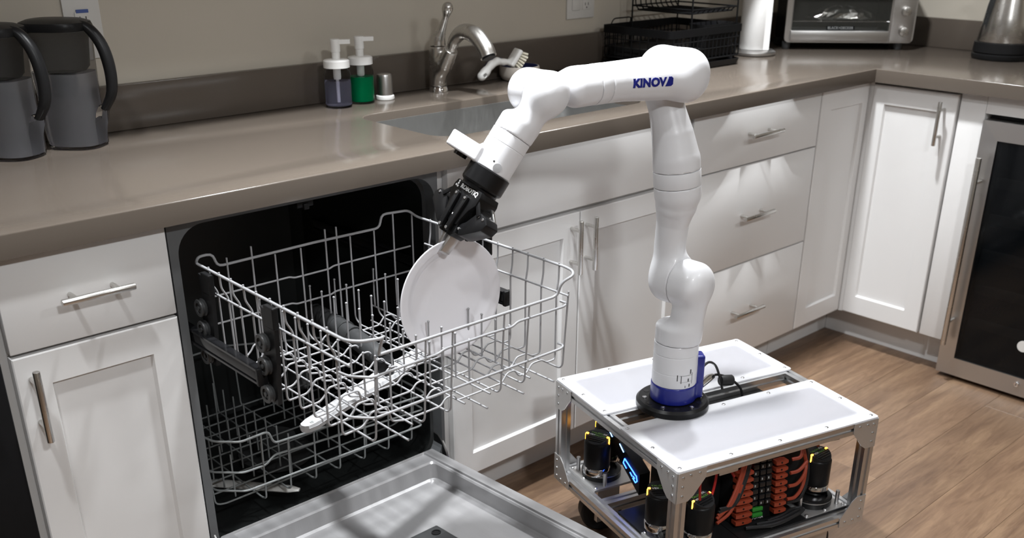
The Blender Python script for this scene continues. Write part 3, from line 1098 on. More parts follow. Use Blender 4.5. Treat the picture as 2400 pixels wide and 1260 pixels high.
for k in range(9):
    s_ = -half + 0.018 + k * (2 * half - 0.036) / 8
    p = mid + dr * s_ + sd_ * (0.006 if k % 2 else -0.005)
    nb.lathe([(0.004, 0.0), (0.0035, 0.0012), (0.0018, 0.0012), (0.0015, -0.0005), (0.0002, -0.0005)], (p.x, p.y, 0.5715), (0, 0, 1), 10, False)
nb.build('nozzles', 'txtgrey', arm, True, kind='stuff')
fp = MB().tube(spline([(0.33, 0.115, 0.605), (0.326, 0.05, 0.605), (0.318, -0.03, 0.603), (0.311, -0.115, 0.597), (0.309, -0.150, 0.588)], 5), 0.0195, 16)
pipe = fp.build('feed_pipe', 'greyplastic', rack, True)
for yy, xx in ((0.03, 0.3245), (-0.005, 0.3215), (-0.04, 0.3175)):
    MB().cyl((xx, yy, 0.604), (xx - 0.0008, yy - 0.008, 0.604), 0.0212, n=18).build('pipe_ring', 'greyplastic', pipe, True)
MB().cyl((0.3035, -0.1665, 0.571), (0.3035, -0.1665, 0.6), 0.017, n=20, bev=0.002).build('arm_hub', 'blackplastic', arm, True)

# ------------------------------------------------------------------ lower basket inside the tub
low = thing('dish_basket', 'dark grey wire basket low inside the dishwasher tub', 'dish rack', (0.30, 0.3, 0.25))
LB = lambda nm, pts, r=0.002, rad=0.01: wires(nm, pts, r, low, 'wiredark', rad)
LB('rim_wire', [(0.04, 0.5, 0.41), (0.04, 0.10, 0.425), (0.052, 0.075, 0.418), (0.098, 0.052, 0.409), (0.160, 0.052, 0.411), (0.170, 0.052, 0.380), (0.56, 0.052, 0.362), (0.566, 0.08, 0.362), (0.566, 0.5, 0.362), (0.3, 0.515, 0.41), (0.04, 0.5, 0.41)], 0.0026)
LB('hoop_wire', [(0.045, 0.5, 0.335), (0.045, 0.09, 0.345), (0.097, 0.055, 0.338), (0.150, 0.055, 0.336), (0.168, 0.055, 0.352), (0.555, 0.055, 0.325), (0.56, 0.5, 0.325)], 0.0024)
LB('hoop_wire', [(0.05, 0.5, 0.292), (0.05, 0.09, 0.300), (0.10, 0.055, 0.294), (0.55, 0.055, 0.286), (0.555, 0.5, 0.286)], 0.0024)
for k, x in enumerate((0.143, 0.202, 0.264, 0.325, 0.39, 0.455, 0.52)):
    LB('floor_wire', [(x, 0.052, 0.378 if k else 0.41), (x, 0.058, 0.258), (x, 0.075, 0.252), (x, 0.5, 0.25), (x, 0.51, 0.40)])
for k in range(9):
    yy = 0.10 + 0.048 * k
    LB('cross_wire', [(0.041, yy, 0.412), (0.05, yy, 0.262), (0.07, yy, 0.256), (0.535, yy, 0.256), (0.552, yy, 0.262), (0.565, yy, 0.364)])
q0 = None
for x in (0.10, 0.17, 0.235, 0.36, 0.43):
    for k in range(8):
        if q0 is None:
            q0 = MB().tube([(0, 0, 0), (0, 0, 0.10)], 0.0019, 6).build('tine', 'wiredark', low, True, local=True)
            q = q0
        else:
            q = copy_part(q0, low)
        q.location = (x - 0.30, 0.11 + 0.048 * k - 0.3, 0.256 - 0.25)
# lower spray arm under it (belongs to the tub)
mb = MB()
for sgn in (1, -1):
    pass
a0, a1 = Vector((0.10, 0.25, 0.228)), Vector((0.235, 0.085, 0.228))
mb.tube([a0, a0.lerp(a1, .1), a0.lerp(a1, .9), a1], [0.008, 0.015, 0.013, 0.006], 12)
mb.v = [(p[0], p[1], 0.228 + (p[2] - 0.228) * 0.45) for p in mb.v]
mb.build('spray_arm', 'outletwhite', dw, True)

# ------------------------------------------------------------------ plate held in the basket
PC = Vector((0.408, -0.238, 0.716))
pn = Vector((-0.07, -1.0, 0.02)).normalized()          # the eating side
PR = 0.112
t = thing('plate', 'round white dinner plate held upright in the basket by the robot gripper', 'plate', tuple(PC - Vector((0, 0, PR))))
prof = [(0.0005, 0.0), (0.075, 0.0), (0.082, 0.0015), (0.090, 0.0075), (0.097, 0.0105), (0.108, 0.0125), (PR, 0.0138), (PR + 0.0008, 0.0125), (PR, 0.011),
        (0.100, 0.0078), (0.092, 0.0045), (0.084, -0.0022), (0.076, -0.004), (0.066, -0.0035), (0.064, -0.0055), (0.060, -0.0055), (0.058, -0.0035), (0.0005, -0.0035)]
MB().lathe(prof, PC - pn * 0.008, pn, 72, False).build('plate_body', 'plate', t, True, angle=80)

# ------------------------------------------------------------------ mobile robot base
TH = math.radians(-15.4)
BC = Vector((1.003, -0.417, 0.0))
base = thing('mobile_robot_base', 'white-topped aluminium robot cart standing on the wood floor, open sides full of wiring', 'robot cart', tuple(BC), TH)
HU, HV, ZT = 0.2625, 0.2405, 0.38
BR = 0.0127                                  # half width of the extrusions


def bl(name, mb, mt, parent=base, smooth=False, angle=40, kind=None):
    return mb.build(name, mt, parent, smooth, local=True, angle=angle, kind=kind)


def slot_profile():
    b, s, d = BR, 0.0035, 0.004
    q = [(-b, -b), (-s, -b), (-s, -b + d), (s, -b + d), (s, -b), (b, -b)]
    out = []
    for k in range(4):
        a = k * PI / 2
        for x, y_ in q[:-1]:
            out.append((x * math.cos(a) - y_ * math.sin(a), x * math.sin(a) + y_ * math.cos(a)))
    return out


SP = slot_profile()


def rail(p0, p1, name='frame_rail'):
    p0, p1 = Vector(p0), Vector(p1)
    d = p1 - p0
    az = d.normalized()
    if abs(az.z) > 0.9:
        ax, ay = Vector((1, 0, 0)), Vector((0, 1, 0))
    else:
        ax = Vector((0, 0, 1)); ay = az.cross(ax)
    mb = MB()
    n = len(SP)
    mb.v += [tuple(p0 + ax * a + ay * b) for a, b in SP] + [tuple(p1 + ax * a + ay * b) for a, b in SP]
    mb.f += [(i, (i + 1) % n, n + (i + 1) % n, n + i) for i in range(n)]
    # end caps as strips
    for b in (0, n):
        cidx = [b + i for i in (0, 5, 10, 15)]
        mb.f.append(tuple(cidx))
    return bl(name, mb, 'aluminium')


PT = 0.0035
zr = ZT - PT - BR - 0.0006
zl = 0.130
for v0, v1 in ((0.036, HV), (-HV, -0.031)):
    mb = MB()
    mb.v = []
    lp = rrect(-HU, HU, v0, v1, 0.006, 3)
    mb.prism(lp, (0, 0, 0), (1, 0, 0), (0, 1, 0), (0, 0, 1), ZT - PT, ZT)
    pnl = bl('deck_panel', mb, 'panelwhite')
    vm, vM = v0 + 0.012, v1 - 0.012
    spots = [(-HU + 0.012 + k * (2 * HU - 0.024) / 4, vv) for k in range(5) for vv in (vm, vM)] + [(uu, (vm + vM) / 2) for uu in (-HU + 0.012, HU - 0.012)]
    s0 = None
    for (uu, vv) in spots:
        if s0 is None:
            mb = MB().lathe([(0.0042, 0.0), (0.0040, 0.0010), (0.0030, 0.0016), (0.0016, 0.0016), (0.0014, 0.0006), (0.0002, 0.0006)], (0, 0, 0), (0, 0, 1), 12, False)
            s0 = bl('screw', mb, 'screw', pnl, True)
            q = s0
        else:
            q = copy_part(s0, pnl)
        q.location = (uu, vv, ZT + 0.00005)
iu, iv = HU - BR - 0.001, HV - BR - 0.001
for vv in (-iv, iv, 0.036 + BR * 0.4, -0.031 - BR * 0.4):
    rail((-iu + BR, vv, zr), (iu - BR, vv, zr))
for uu in (-iu, iu):
    rail((uu, -iv - BR, zr), (uu, iv + BR, zr))
for uu in (-iu, iu):
    for vv in (-iv, iv):
        rail((uu, vv, zl + BR), (uu, vv, zr - BR), 'frame_post')
for vv in (-iv, iv):
    rail((-iu + BR, vv, zl), (iu - BR, vv, zl))
for uu in (-iu, iu):
    rail((uu, -iv - BR, zl), (uu, iv + BR, zl))
for vv in (-0.055, 0.055):
    rail((-iu + BR, vv, zl), (iu - BR, vv, zl))
# gusset plates on the outside of each corner, with rivets
G = 0.068
gp = [(0.0, 0.0), (G, 0.0), (G, 0.022), (0.040, G - 0.010), (0.027, G), (0.0, G)]
rv = None
for su in (-1, 1):
    for sv in (-1, 1):
        for top in (0, 1):
            for face in (0, 1):
                mb = MB()
                pl = []
                for a, b in gp:
                    zz = (ZT - PT - 0.0005 - b) if top else (zl - BR + b)
                    pl.append((a, zz))
                if face == 0:     # plate on the v side, runs along u
                    o_ = Vector((su * (iu + BR), sv * (iv + BR + 0.0003), 0)); ax = Vector((-su, 0, 0)); nz_ = Vector((0, sv, 0))
                else:
                    o_ = Vector((su * (iu + BR + 0.0003), sv * (iv + BR), 0)); ax = Vector((0, -sv, 0)); nz_ = Vector((su, 0, 0))
                mb.prism(pl, o_, ax, (0, 0, 1), nz_, 0.0, 0.0018)
                gq = bl('corner_gusset', mb, 'aluplate')
                for a, b in ((0.012, 0.012), (0.030, 0.010), (0.052, 0.010), (0.012, 0.033), (0.012, 0.054)):
                    zz = (ZT - PT - 0.0005 - b) if top else (zl - BR + b)
                    if rv is None:
                        mb = MB().lathe([(0.0036, 0.0), (0.0034, 0.0009), (0.0018, 0.0020), (0.0003, 0.0021)], (0, 0, 0), (0, 0, 1), 10, False)
                        rv = bl('rivet', mb, 'screw', gq, True)
                        q = rv
                    else:
                        q = copy_part(rv, gq)
                    q.location = o_ + ax * a + Vector((0, 0, zz)) + nz_ * 0.0018
                    q.rotation_mode = 'QUATERNION'
                    q.rotation_quaternion = Vector((0, 0, 1)).rotation_difference(nz_)
# module plates, wheels and motors at the corners
tx = {}
for key, s_, sz in (('TALON', 'TALON', 0.0085), ('FX', 'FX', 0.0085), ('VEX', 'VEX', 0.008), ('FALCON', 'FALCON', 0.008)):
    tx[key] = text_mb(s_, sz, 0.0006)


def motor(parent, u, v, z0, rot, ring=True):
    """vertical brushless motor with printed cap; returns the motor mesh (part)"""
    mb = MB().lathe([(0.0305, 0.024), (0.031, 0.027), (0.031, 0.083), (0.029, 0.087), (0.0265, 0.089)], (u, v, z0), (0, 0, 1), 36)
    m_ = bl('drive_motor', mb, 'blackplastic', base, True)
    mb = MB().lathe([(0.0295, 0.004), (0.0315, 0.005), (0.0315, 0.021), (0.0295, 0.0235)], (u, v, z0), (0, 0, 1), 32)
    bl('motor_collar', mb, 'chrome', m_, True)
    # cap: flat controller with a chamfered vent face
    mb = MB()
    ca, sa = math.cos(rot), math.sin(rot)
    R2 = Matrix.Translation((u, v, z0)) @ Matrix.Rotation(rot, 4, 'Z')
    pts = []
    for k in range(36):
        a = 2 * PI * k / 36
        pts.append((0.0285 * math.cos(a), 0.0285 * math.sin(a)))
    for zz, sc in ((0.089, 1.0), (0.101, 1.0)):
        mb.v += [(x * sc, y_ * sc, zz - (max(0, -y_ - 0.004) * 0.42 if zz > 0.09 else 0)) for x, y_ in pts]
    mb.f = [(i, (i + 1) % 36, 36 + (i + 1) % 36, 36 + i) for i in range(36)] + [tuple(range(36, 72))]
    mb.xf(R2)
    bl('motor_cap', mb, 'rubber', m_)
    for k in range(3):                     # vent ribs on the sloping face
        yy = -0.0095 - k * 0.0048
        w_ = math.sqrt(0.026 ** 2 - yy ** 2) - 0.002
        zz = 0.1018 - (-yy - 0.004) * 0.42
        mb = MB().box(-w_, w_, yy - 0.0011, yy + 0.0011, zz - 0.001, zz + 0.0006).xf(R2)
        bl('vent_rib', mb, 'blackgloss', m_)
    for key, mt_, x, yy in (('TALON', 'txtgreen', -0.005, 0.0075), ('FX', 'txtwhite', 0.0155, 0.0075), ('VEX', 'txtwhite', -0.0125, -0.0025), ('FALCON', 'txtgreen', 0.009, -0.0025)):
        mb = MB()
        mb.v = list(tx[key].v)
        mb.f = list(tx[key].f)
        mb.xf(R2 @ Matrix.Translation((x, yy, 0.1014)))
        bl('cap_lettering', mb, mt_, m_)
    for x in (-0.0258, 0.0258):
        mb = MB().box(x - 0.003, x + 0.003, -0.0028, 0.0012, 0.0995, 0.1025, 0.0006).xf(R2)
        mb2 = MB().box(x * 1.13 - 0.0012, x * 1.13 + 0.0012, -0.0028, -0.0008, 0.085, 0.100).xf(R2)
        mb.add(mb2.v, mb2.f)
        bl('status_light', mb, 'ledorange', m_)
    return m_


def module(su, sv, motors, wheel=True):
    cu, cv = su * 0.185, sv * 0.162
    mb = MB()
    q = 0.052
    lp = [(cu - su * 0.066, cv - sv * 0.066), (cu + su * 0.052, cv - sv * 0.066), (cu + su * 0.052, cv + sv * 0.052), (cu - su * 0.066, cv + sv * 0.052)]
    mb.prism(lp, (0, 0, 0), (1, 0, 0), (0, 1, 0), (0, 0, 1), zl + BR + 0.0004, zl + BR + 0.0062)
    pl = bl('module_plate', mb, 'aluplate')
    for a, b in ((-0.06, -0.06), (0.046, -0.06), (0.046, 0.046), (-0.06, 0.046), (-0.007, 0.046), (0.046, -0.007)):
        p = (cu + su * a, cv + sv * b, zl + BR + 0.0062)
        mb = MB().lathe([(0.0042, 0.0), (0.0042, 0.003), (0.003, 0.0042), (0.0004, 0.0045)], p, (0, 0, 1), 10, False)
        bl('bolt', mb, 'screw', pl, True)
    mb = MB().lathe([(0.046, 0.0), (0.046, 0.016), (0.042, 0.018), (0.036, 0.018), (0.036, 0.010), (0.02, 0.010)], (cu - su * 0.004, cv - sv * 0.004, zl + BR + 0.0064), (0, 0, 1), 40, True)
    hs_ = bl('gear_housing', mb, 'anodised', base, True, 30)
    mb = MB().lathe([(0.0462, 0.0130), (0.0466, 0.0140), (0.0462, 0.0150)], (cu - su * 0.004, cv - sv * 0.004, zl + BR + 0.0064), (0, 0, 1), 40, False)
    bl('housing_band', mb, 'steel', hs_, True)
    for a, b in ((-0.058, 0.020), (0.020, -0.058), (0.036, 0.036)):
        p0 = Vector((cu + su * a, cv + sv * b, zl + BR + 0.0064))
        mb = MB().cyl(p0, p0 + Vector((0, 0, 0.034)), 0.0046, n=12)
        bl('standoff', mb, 'aluminium', hs_, True)
    for (u, v, r_) in motors:
        motor(base, u, v, zl + BR + 0.016, r_)
    # swerve wheel below the plate
    p = Vector((cu - su * 0.004, cv - sv * 0.004, 0.051))
    mb = MB().lathe([(0.012, -0.019), (0.046, -0.019), (0.0505, -0.015), (0.0505, 0.015), (0.046, 0.019), (0.012, 0.019)], p, (math.sin(0.3), math.cos(0.3), 0), 36)
    w_ = bl('wheel', mb, 'rubber', base, True, 30)
    mb = MB().box(p.x - 0.03, p.x + 0.03, p.y - 0.036, p.y - 0.024, 0.04, zl + BR).box(p.x - 0.03, p.x + 0.03, p.y + 0.024, p.y + 0.036, 0.04, zl + BR)
    bl('wheel_fork', mb, 'aluplate', w_)


module(-1, 1, [(-0.200, 0.150, -0.95), (-0.148, 0.190, -0.95)])
module(-1, -1, [(-0.203, -0.110, -0.4), (-0.150, -0.178, 0.25)])
module(1, -1, [(0.203, -0.142, 0.2), (0.206, -0.075, 0.2)])
module(1, 1, [(0.2, 0.13, 0.6), (0.14, 0.17, 0.6)])

# power distribution board standing between the motors
PB = Vector((0.018, -0.168, 0.149))
pn_ = Vector((-0.12, -0.985, 0.10)).normalized()
pr_ = Vector((0.993, -0.12, 0)).normalized()
pu_ = pn_.cross(pr_)
MPB = basis(PB, pr_, pu_, pn_)
mb = MB().box(-0.056, 0.062, 0.0, 0.165, -0.010, 0.0, 0.002).xf(MPB)
board = bl('power_board', mb, 'blackplastic', base, True)
for side, xs in ((-1, -0.044), (1, 0.047)):
    for k in range(8):
        zz = 0.010 + k * 0.0165 + (0.010 if side > 0 else 0)
        w_ = 0.020 if side < 0 else 0.015
        mb = MB().prism([(-w_, -0.0045), (-w_ * .55, -0.0055), (w_ * .5, -0.005), (w_, -0.0025), (w_, 0.0035), (0.2 * w_, 0.005), (-w_ * .6, 0.0035), (-w_, 0.0045)],
                        MPB @ Vector((xs, zz, 0.0)), pr_, pu_, pn_, 0.0, 0.018)
        c_ = bl('terminal', mb, 'wireorange', board)
        mb = MB().cyl(MPB @ Vector((xs - w_ * .1, zz, 0.018)), MPB @ Vector((xs - w_ * .1, zz, 0.0186)), 0.0022, n=8)
        bl('terminal_hole', mb, 'blackplastic', c_)
for k in range(8):
    for cx_ in (-0.013, 0.004, 0.020):
        mb = MB().box(cx_ - 0.007, cx_ + 0.006, 0.040 + k * 0.0145, 0.051 + k * 0.0145, 0.0, 0.012, 0.001).xf(MPB)
        f_ = bl('fuse', mb, 'blackgloss', board, True)
        if (k + int(cx_ * 100)) % 2 == 0:
            mb = MB().box(cx_ - 0.004, cx_ - 0.001, 0.043 + k * 0.0145, 0.048 + k * 0.0145, 0.0121, 0.0124).xf(MPB)
            bl('fuse_mark', mb, 'txtgrey', f_)
for k in range(2):
    mb = MB().box(-0.016, 0.010, 0.010 + k * 0.014, 0.019 + k * 0.014, 0.0, 0.008, 0.001).xf(MPB)
    bl('can_connector', mb, 'wiregreen', board, True)
tm = text_mb('POWER', 0.008, 0.0004)
tm.xf(MPB @ Matrix.Translation((0.002, 0.0045, 0.0006)))
bl('board_lettering', tm, 'txtwhite', board)
for k in range(2):
    mb = MB().lathe([(0.0034, 0), (0.0034, 0.003), (0.002, 0.005), (0.0003, 0.0052)], MPB @ Vector((-0.026, 0.158 - k * 0.014, 0.0)), pn_, 12)
    bl('power_light', mb, 'ledred', board, True)
# cables
def cable(pts, r, mt, parent=base, name='cable'):
    return bl(name, MB().tube(spline(pts, 6), r, 8), mt, parent, True)


for k in range(4):
    o_ = k * 0.006
    cable([(-0.118 + o_ * .5, -0.196 + o_ * .3, 0.206 + o_), (-0.085 + o_, -0.190, 0.225), (-0.05 + o_, -0.175, 0.265), (-0.032 + o_, -0.165, 0.31), (-0.028 + o_, -0.155, 0.352)], 0.0040, 'wireorange' if k < 2 else 'wireblack')
cable([(-0.12, -0.20, 0.198), (-0.085, -0.195, 0.21), (-0.06, -0.185, 0.232), (-0.045, -0.18, 0.262)], 0.0038, 'wireorange')
for k in range(3):
    zz = 0.196 + 0.033 * k
    cable([(0.078, -0.190, zz), (0.100, -0.192, zz + 0.002), (0.128, -0.182, zz + 0.022 - k * 0.006), (0.138, -0.170, 0.270), (0.115, -0.162, 0.335), (0.10, -0.16, 0.355)], 0.0040, 'wireorange')
cable([(0.078, -0.190, 0.296), (0.098, -0.195, 0.303), (0.108, -0.18, 0.34), (0.11, -0.16, 0.357)], 0.0040, 'wireorange')
cable([(0.080, -0.188, 0.186), (0.115, -0.19, 0.188), (0.142, -0.178, 0.222), (0.145, -0.165, 0.28), (0.125, -0.156, 0.345)], 0.0038, 'wireblack')
cable([(0.14, -0.14, 0.357), (0.155, -0.15, 0.325), (0.178, -0.15, 0.300), (0.20, -0.14, 0.275)], 0.0040, 'wireorange')
cable([(-0.170, -0.20, 0.335), (-0.165, -0.19, 0.30), (-0.162, -0.19, 0.262)], 0.0028, 'wirered')
cable([(-0.11, -0.15, 0.345), (-0.10, -0.16, 0.30), (-0.115, -0.17, 0.25), (-0.13, -0.175, 0.262)], 0.0028, 'wirered')
cable([(-0.08, -0.15, 0.345), (-0.075, -0.165, 0.31), (-0.06, -0.17, 0.28)], 0.0028, 'wirered')
for k in range(3):
    cable([(-0.03 + 0.03 * k, -0.19, 0.153), (0.03 + 0.02 * k, -0.212 + 0.010 * k, 0.158), (0.10, -0.205 + 0.01 * k, 0.160), (0.13, -0.19, 0.156), (0.09, -0.20, 0.153), (0.02, -0.208, 0.153)], 0.0046, 'wireblack')
for k, mt_ in enumerate(('wiregreen', 'bristle', 'wireblack')):
    cable([(-0.10, 0.115 - 0.006 * k, 0.215), (-0.13, 0.105, 0.205 + 0.004 * k), (-0.150, 0.10, 0.212)], 0.0018, mt_)
# battery and computer boxes in the middle
mb = MB().box(-0.132, -0.050, -0.120, 0.030, 0.148, 0.356, 0.004)
bl('battery_box', mb, 'blackplastic', base, True)
mb = MB().box(-0.045, 0.165, -0.150, 0.090, 0.148, 0.352, 0.004)
bl('computer_case', mb, 'blackplastic', base, True)
mb = MB().box(-0.060, 0.235, -0.215, 0.10, 0.1432, 0.147, 0.0)
bl('floor_pan', mb, 'blackplastic', base)
mb = MB().box(-0.235, -0.062, -0.215, 0.0, 0.1432, 0.147, 0.0)
bl('floor_pan', mb, 'blackplastic', base)
# slanting graphics card with blue light bars, seen through the left side
mb = MB().prism([(0.168, 0.284), (0.168, 0.244), (0.022, 0.158), (0.022, 0.212)], (0, 0, 0), (0, 1, 0), (0, 0, 1), (1, 0, 0), -0.166, -0.138)
gpu = bl('graphics_card', mb, 'blackplastic')
def led(pts, r=0.0013, mt='ledblue'):
    bl('light_bar', MB().tube([(-0.1668, a, b) for a, b in pts], r, 6), mt, gpu, True)
led([(0.084, 0.222), (0.040, 0.2035)], 0.0014)
led([(0.084, 0.222), (0.089, 0.209), (0.075, 0.201)])
led([(0.060, 0.1985), (0.050, 0.1925)])
led([(0.048, 0.190), (0.036, 0.1835), (0.030, 0.1905), (0.034, 0.202), (0.042, 0.203)])
led([(0.046, 0.1955), (0.040, 0.192)])
led([(0.159, 0.266), (0.140, 0.252)], 0.0011, 'ledpale')
led([(0.108, 0.249), (0.090, 0.236)], 0.0011, 'ledpale')
# bracket hanging under the front rail
mb = MB().box(-0.118, -0.070, -0.192, -0.189, 0.308, 0.352, 0.001)
hb = bl('hanging_bracket', mb, 'aluplate', base, True)
for a, b in ((-0.105, 0.325), (-0.088, 0.33), (-0.088, 0.343)):
    mb = MB().cyl((a, -0.1921, b), (a, -0.1926, b), 0.0035, n=10)
    bl('bracket_hole', mb, 'txtdark', hb)
mb = MB().prism([(-0.02, -0.012), (0.02, -0.012), (0.024, 0.0), (0.02, 0.012), (-0.02, 0.012), (-0.026, 0.0)], (0.205, -0.165, 0.316), (0.9, -0.35, 0.2), (0.2, 0.0, 1.0), (0.35, 0.9, 0), -0.014, 0.014)
bl('power_connector', mb, 'blackplastic')

# ------------------------------------------------------------------ robot arm on the cart
AB = Vector((0.909, -0.381, ZT))
J2 = np.array([0.909, -0.381, 0.665])
J4 = np.array([0.877, -0.350, 1.084])
J6 = np.array([0.566, -0.303, 1.078])
TD = np.array([-0.53937051, 0.1919962, -0.81988836])
OD = np.array([-0.10552022, -0.98139567, -0.16039957])
ND = np.array([-0.83543099, 0.0, 0.54959536])
armt = thing('robot_arm', 'white jointed robot arm with black gripper, bolted to the cart', 'robot arm', tuple(AB))
RB, RS = 0.0465, 0.0355
FR = np.array([0.0, -1.0, 0.0])


def sdf_part(name, f, lo, hi, parent=armt, mt='robotwhite', h=0.0026):
    return nets(f, lo, hi, h).build(name, mt, parent, True, angle=50)


# mounting disc
disc = MB().lathe([(0.079, 0.0), (0.0795, 0.002), (0.0795, 0.012), (0.074, 0.0175), (0.052, 0.0175), (0.050, 0.0165), (0.001, 0.0165)], (AB.x, AB.y, ZT + 0.0005), (0, 0, 1), 64, True)
dk = disc.build('mounting_disc', 'anodised', armt, True, angle=25)
for k in range(6):
    a = math.radians(200 + 60 * k)
    p = Vector((AB.x + 0.062 * math.cos(a), AB.y + 0.062 * math.sin(a), ZT + 0.018))
    MB().lathe([(0.0052, 0.0), (0.0050, 0.0022), (0.003, 0.0024), (0.0025, 0.001), (0.0003, 0.001)], p, (0, 0, 1), 14, False).build('disc_bolt', 'screw', dk, True)
    a += math.radians(28)
    p = Vector((AB.x + 0.062 * math.cos(a), AB.y + 0.062 * math.sin(a), ZT + 0.018))
    MB().lathe([(0.0068, 0.0002), (0.0066, 0.0006), (0.0003, 0.0006)], p, (0, 0, 1), 16, False).build('disc_hole', 'blackgloss', dk, True)
# blue foot ring and spine
bs = s_union(0.006, s_cyl((AB.x, AB.y, ZT + 0.018), (AB.x, AB.y, ZT + 0.058), 0.0495, 0.002),
             s_box((AB.x + 0.052 * 0.80, AB.y - 0.052 * 0.60 + 0.0, ZT + 0.070), ((0.80, -0.60, 0), (0.60, 0.80, 0), (0, 0, 1)), (0.010, 0.017, 0.050), 0.004))
foot = sdf_part('foot_ring', bs, (AB.x - 0.06, AB.y - 0.07, ZT + 0.01), (AB.x + 0.08, AB.y + 0.06, ZT + 0.13), mt='robotblue', h=0.002)
# base column
ZS = 0.533
col = MB().lathe([(0.0480, ZT + 0.0585), (0.0484, ZT + 0.060), (0.0484, ZT + 0.088), (0.0478, ZT + 0.0885), (0.0478, ZT + 0.0895), (0.0484, ZT + 0.090), (0.0478, 0.5075), (0.0470, 0.508), (0.0470, 0.509), (0.0478, 0.5095), (0.0476, ZS - 0.001), (0.0470, ZS)],
                 (AB.x, AB.y, 0), (0, 0, 1), 64, True)
col.build('base_column', 'robotwhite', armt, True, angle=25)
# access flaps and marks on the column, facing the camera
for (ang, z0, z1, wd_) in ((-112, 0.452, 0.470, 0.0016), (-92, 0.455, 0.462, 0.003), (-88, 0.442, 0.449, 0.003), (-122, 0.458, 0.472, 0.002), (-80, 0.448, 0.474, 0.001), (-100, 0.441, 0.446, 0.0016), (-86, 0.472, 0.482, 0.003)):
    a = math.radians(ang - 12)
    c0 = Vector((AB.x + 0.0481 * math.cos(a), AB.y + 0.0481 * math.sin(a), 0))
    tn = Vector((-math.sin(a), math.cos(a), 0)); no = Vector((math.cos(a), math.sin(a), 0))
    MB().prism([(-wd_ / 2, z0), (wd_ / 2, z0), (wd_ / 2, z1), (-wd_ / 2, z1)], c0, tn, (0, 0, 1), no, 0.0, 0.0006).build('port_slot', 'txtdark', armt)
for zz in (0.4545, 0.4695):
    pts = [(AB.x + 0.0484 * math.cos(math.radians(a)), AB.y + 0.0484 * math.sin(math.radians(a)), zz) for a in range(-128, -90, 4)]
    MB().tube(pts, 0.0004, 5).build('port_seam', 'txtgrey', armt, True)

# shoulder: column end rising into the lobe on the near side of joint 2
def chain(*nodes):
    """hard union of cones through (point, radius) nodes"""
    return s_union(0.0, *[s_cone(tuple(nodes[i][0]), tuple(nodes[i + 1][0]), nodes[i][1], nodes[i + 1][1]) for i in range(len(nodes) - 1)])


def lobe(J, sgn, r, depth, rnd):
    return s_cyl(tuple(J + FR * sgn * 0.0006), tuple(J + FR * sgn * depth), r, 0.0, rnd)


def pt(x, y_, z):
    return np.array([x, y_, z])


sh = s_union(0.022, s_cyl((AB.x, AB.y, ZS - 0.02), (AB.x, AB.y, ZS + 0.040), 0.0468, 0.008),
             s_union(0.008, chain((pt(AB.x, AB.y - 0.017, ZS + 0.02), 0.0345), (J2 + FR * 0.0335, 0.0365)), lobe(J2, 1, 0.0495, 0.066, 0.033)))
sh = s_cut(sh, (0, 0, ZS + 0.0006), (0, 0, -1))
sdf_part('shoulder_link', sh, (AB.x - 0.075, AB.y - 0.09, ZS - 0.01), (AB.x + 0.075, AB.y + 0.07, 0.74))
# upper arm, two halves joined by a seam ring
ad = (J4 - J2) / np.linalg.norm(J4 - J2)
S1 = J2 + ad * 0.205
S2 = J2 + ad * 0.236
ua1 = s_union(0.022, lobe(J2, -1, 0.0495, 0.062, 0.033),
              chain((J2 - FR * 0.033, 0.036), (J2 + ad * 0.075 - FR * 0.026, 0.0325), (J2 + ad * 0.125 - FR * 0.016, 0.0335), (J2 + ad * 0.165 - FR * 0.005, 0.042), (J2 + ad * 0.19, 0.0473), (S1 + ad * 0.02, 0.0473)))
ua1 = s_cut(ua1, tuple(S1 - ad * 0.0005), tuple(ad))
sdf_part('upper_arm_link', ua1, (0.80, -0.46, 0.60), (1.0, -0.26, 0.90))
MB().cyl(tuple(S1 + ad * 0.0003), tuple(S2), 0.0478, n=56, bev=0.0012).build('joint_ring', 'robotwhite', armt, True)
ua2 = s_union(0.022, chain((S2 - ad * 0.02, 0.0473), (S2 + ad * 0.018, 0.0473), (S2 + ad * 0.065 - FR * 0.007, 0.0415), (S2 + ad * 0.115 - FR * 0.019, 0.0355), (J4 - FR * 0.033 - ad * 0.03, 0.034), (J4 - FR * 0.033, 0.036)),
              lobe(J4, -1, 0.0495, 0.062, 0.033))
ua2 = s_cut(ua2, tuple(S2 + ad * 0.0005), tuple(-ad))
sdf_part('upper_arm_link', ua2, (0.79, -0.44, 0.87), (0.98, -0.24, 1.16))
# forearm
fd = (J6 - J4) / np.linalg.norm(J6 - J4)
F1 = J4 + fd * 0.172
F2 = J4 + fd * 0.196
fa1 = s_union(0.012, lobe(J4, 1, 0.0495, 0.066, 0.033),
              chain((J4 + FR * 0.026, 0.0430), (J4 + fd * 0.06 + FR * 0.016, 0.0410), (J4 + fd * 0.13 + FR * 0.002, 0.0370), (F1 + fd * 0.02, 0.0362)))
fa1 = s_cut(fa1, tuple(F1 - fd * 0.0004), tuple(fd))
FA1 = fa1
farm = sdf_part('forearm_link', fa1, (0.68, -0.45, 1.01), (0.96, -0.28, 1.16))
MB().cyl(tuple(F1 + fd * 0.0003), tuple(F2), 0.0366, n=48, bev=0.001).build('joint_ring', 'robotwhite', armt, True)
fa2 = s_union(0.016, s_cyl(tuple(F2 - fd * 0.02), tuple(F2 + fd * 0.058), 0.0362, 0.0, 0.018),
              chain((F2 + fd * 0.03 - FR * 0.008, 0.026), (J6 - fd * 0.040 - FR * 0.024, 0.0235), (J6 - FR * 0.026, 0.028)),
              lobe(J6, -1, 0.0385, 0.052, 0.024))
fa2 = s_cut(fa2, tuple(F2 + fd * 0.0004), tuple(-fd))
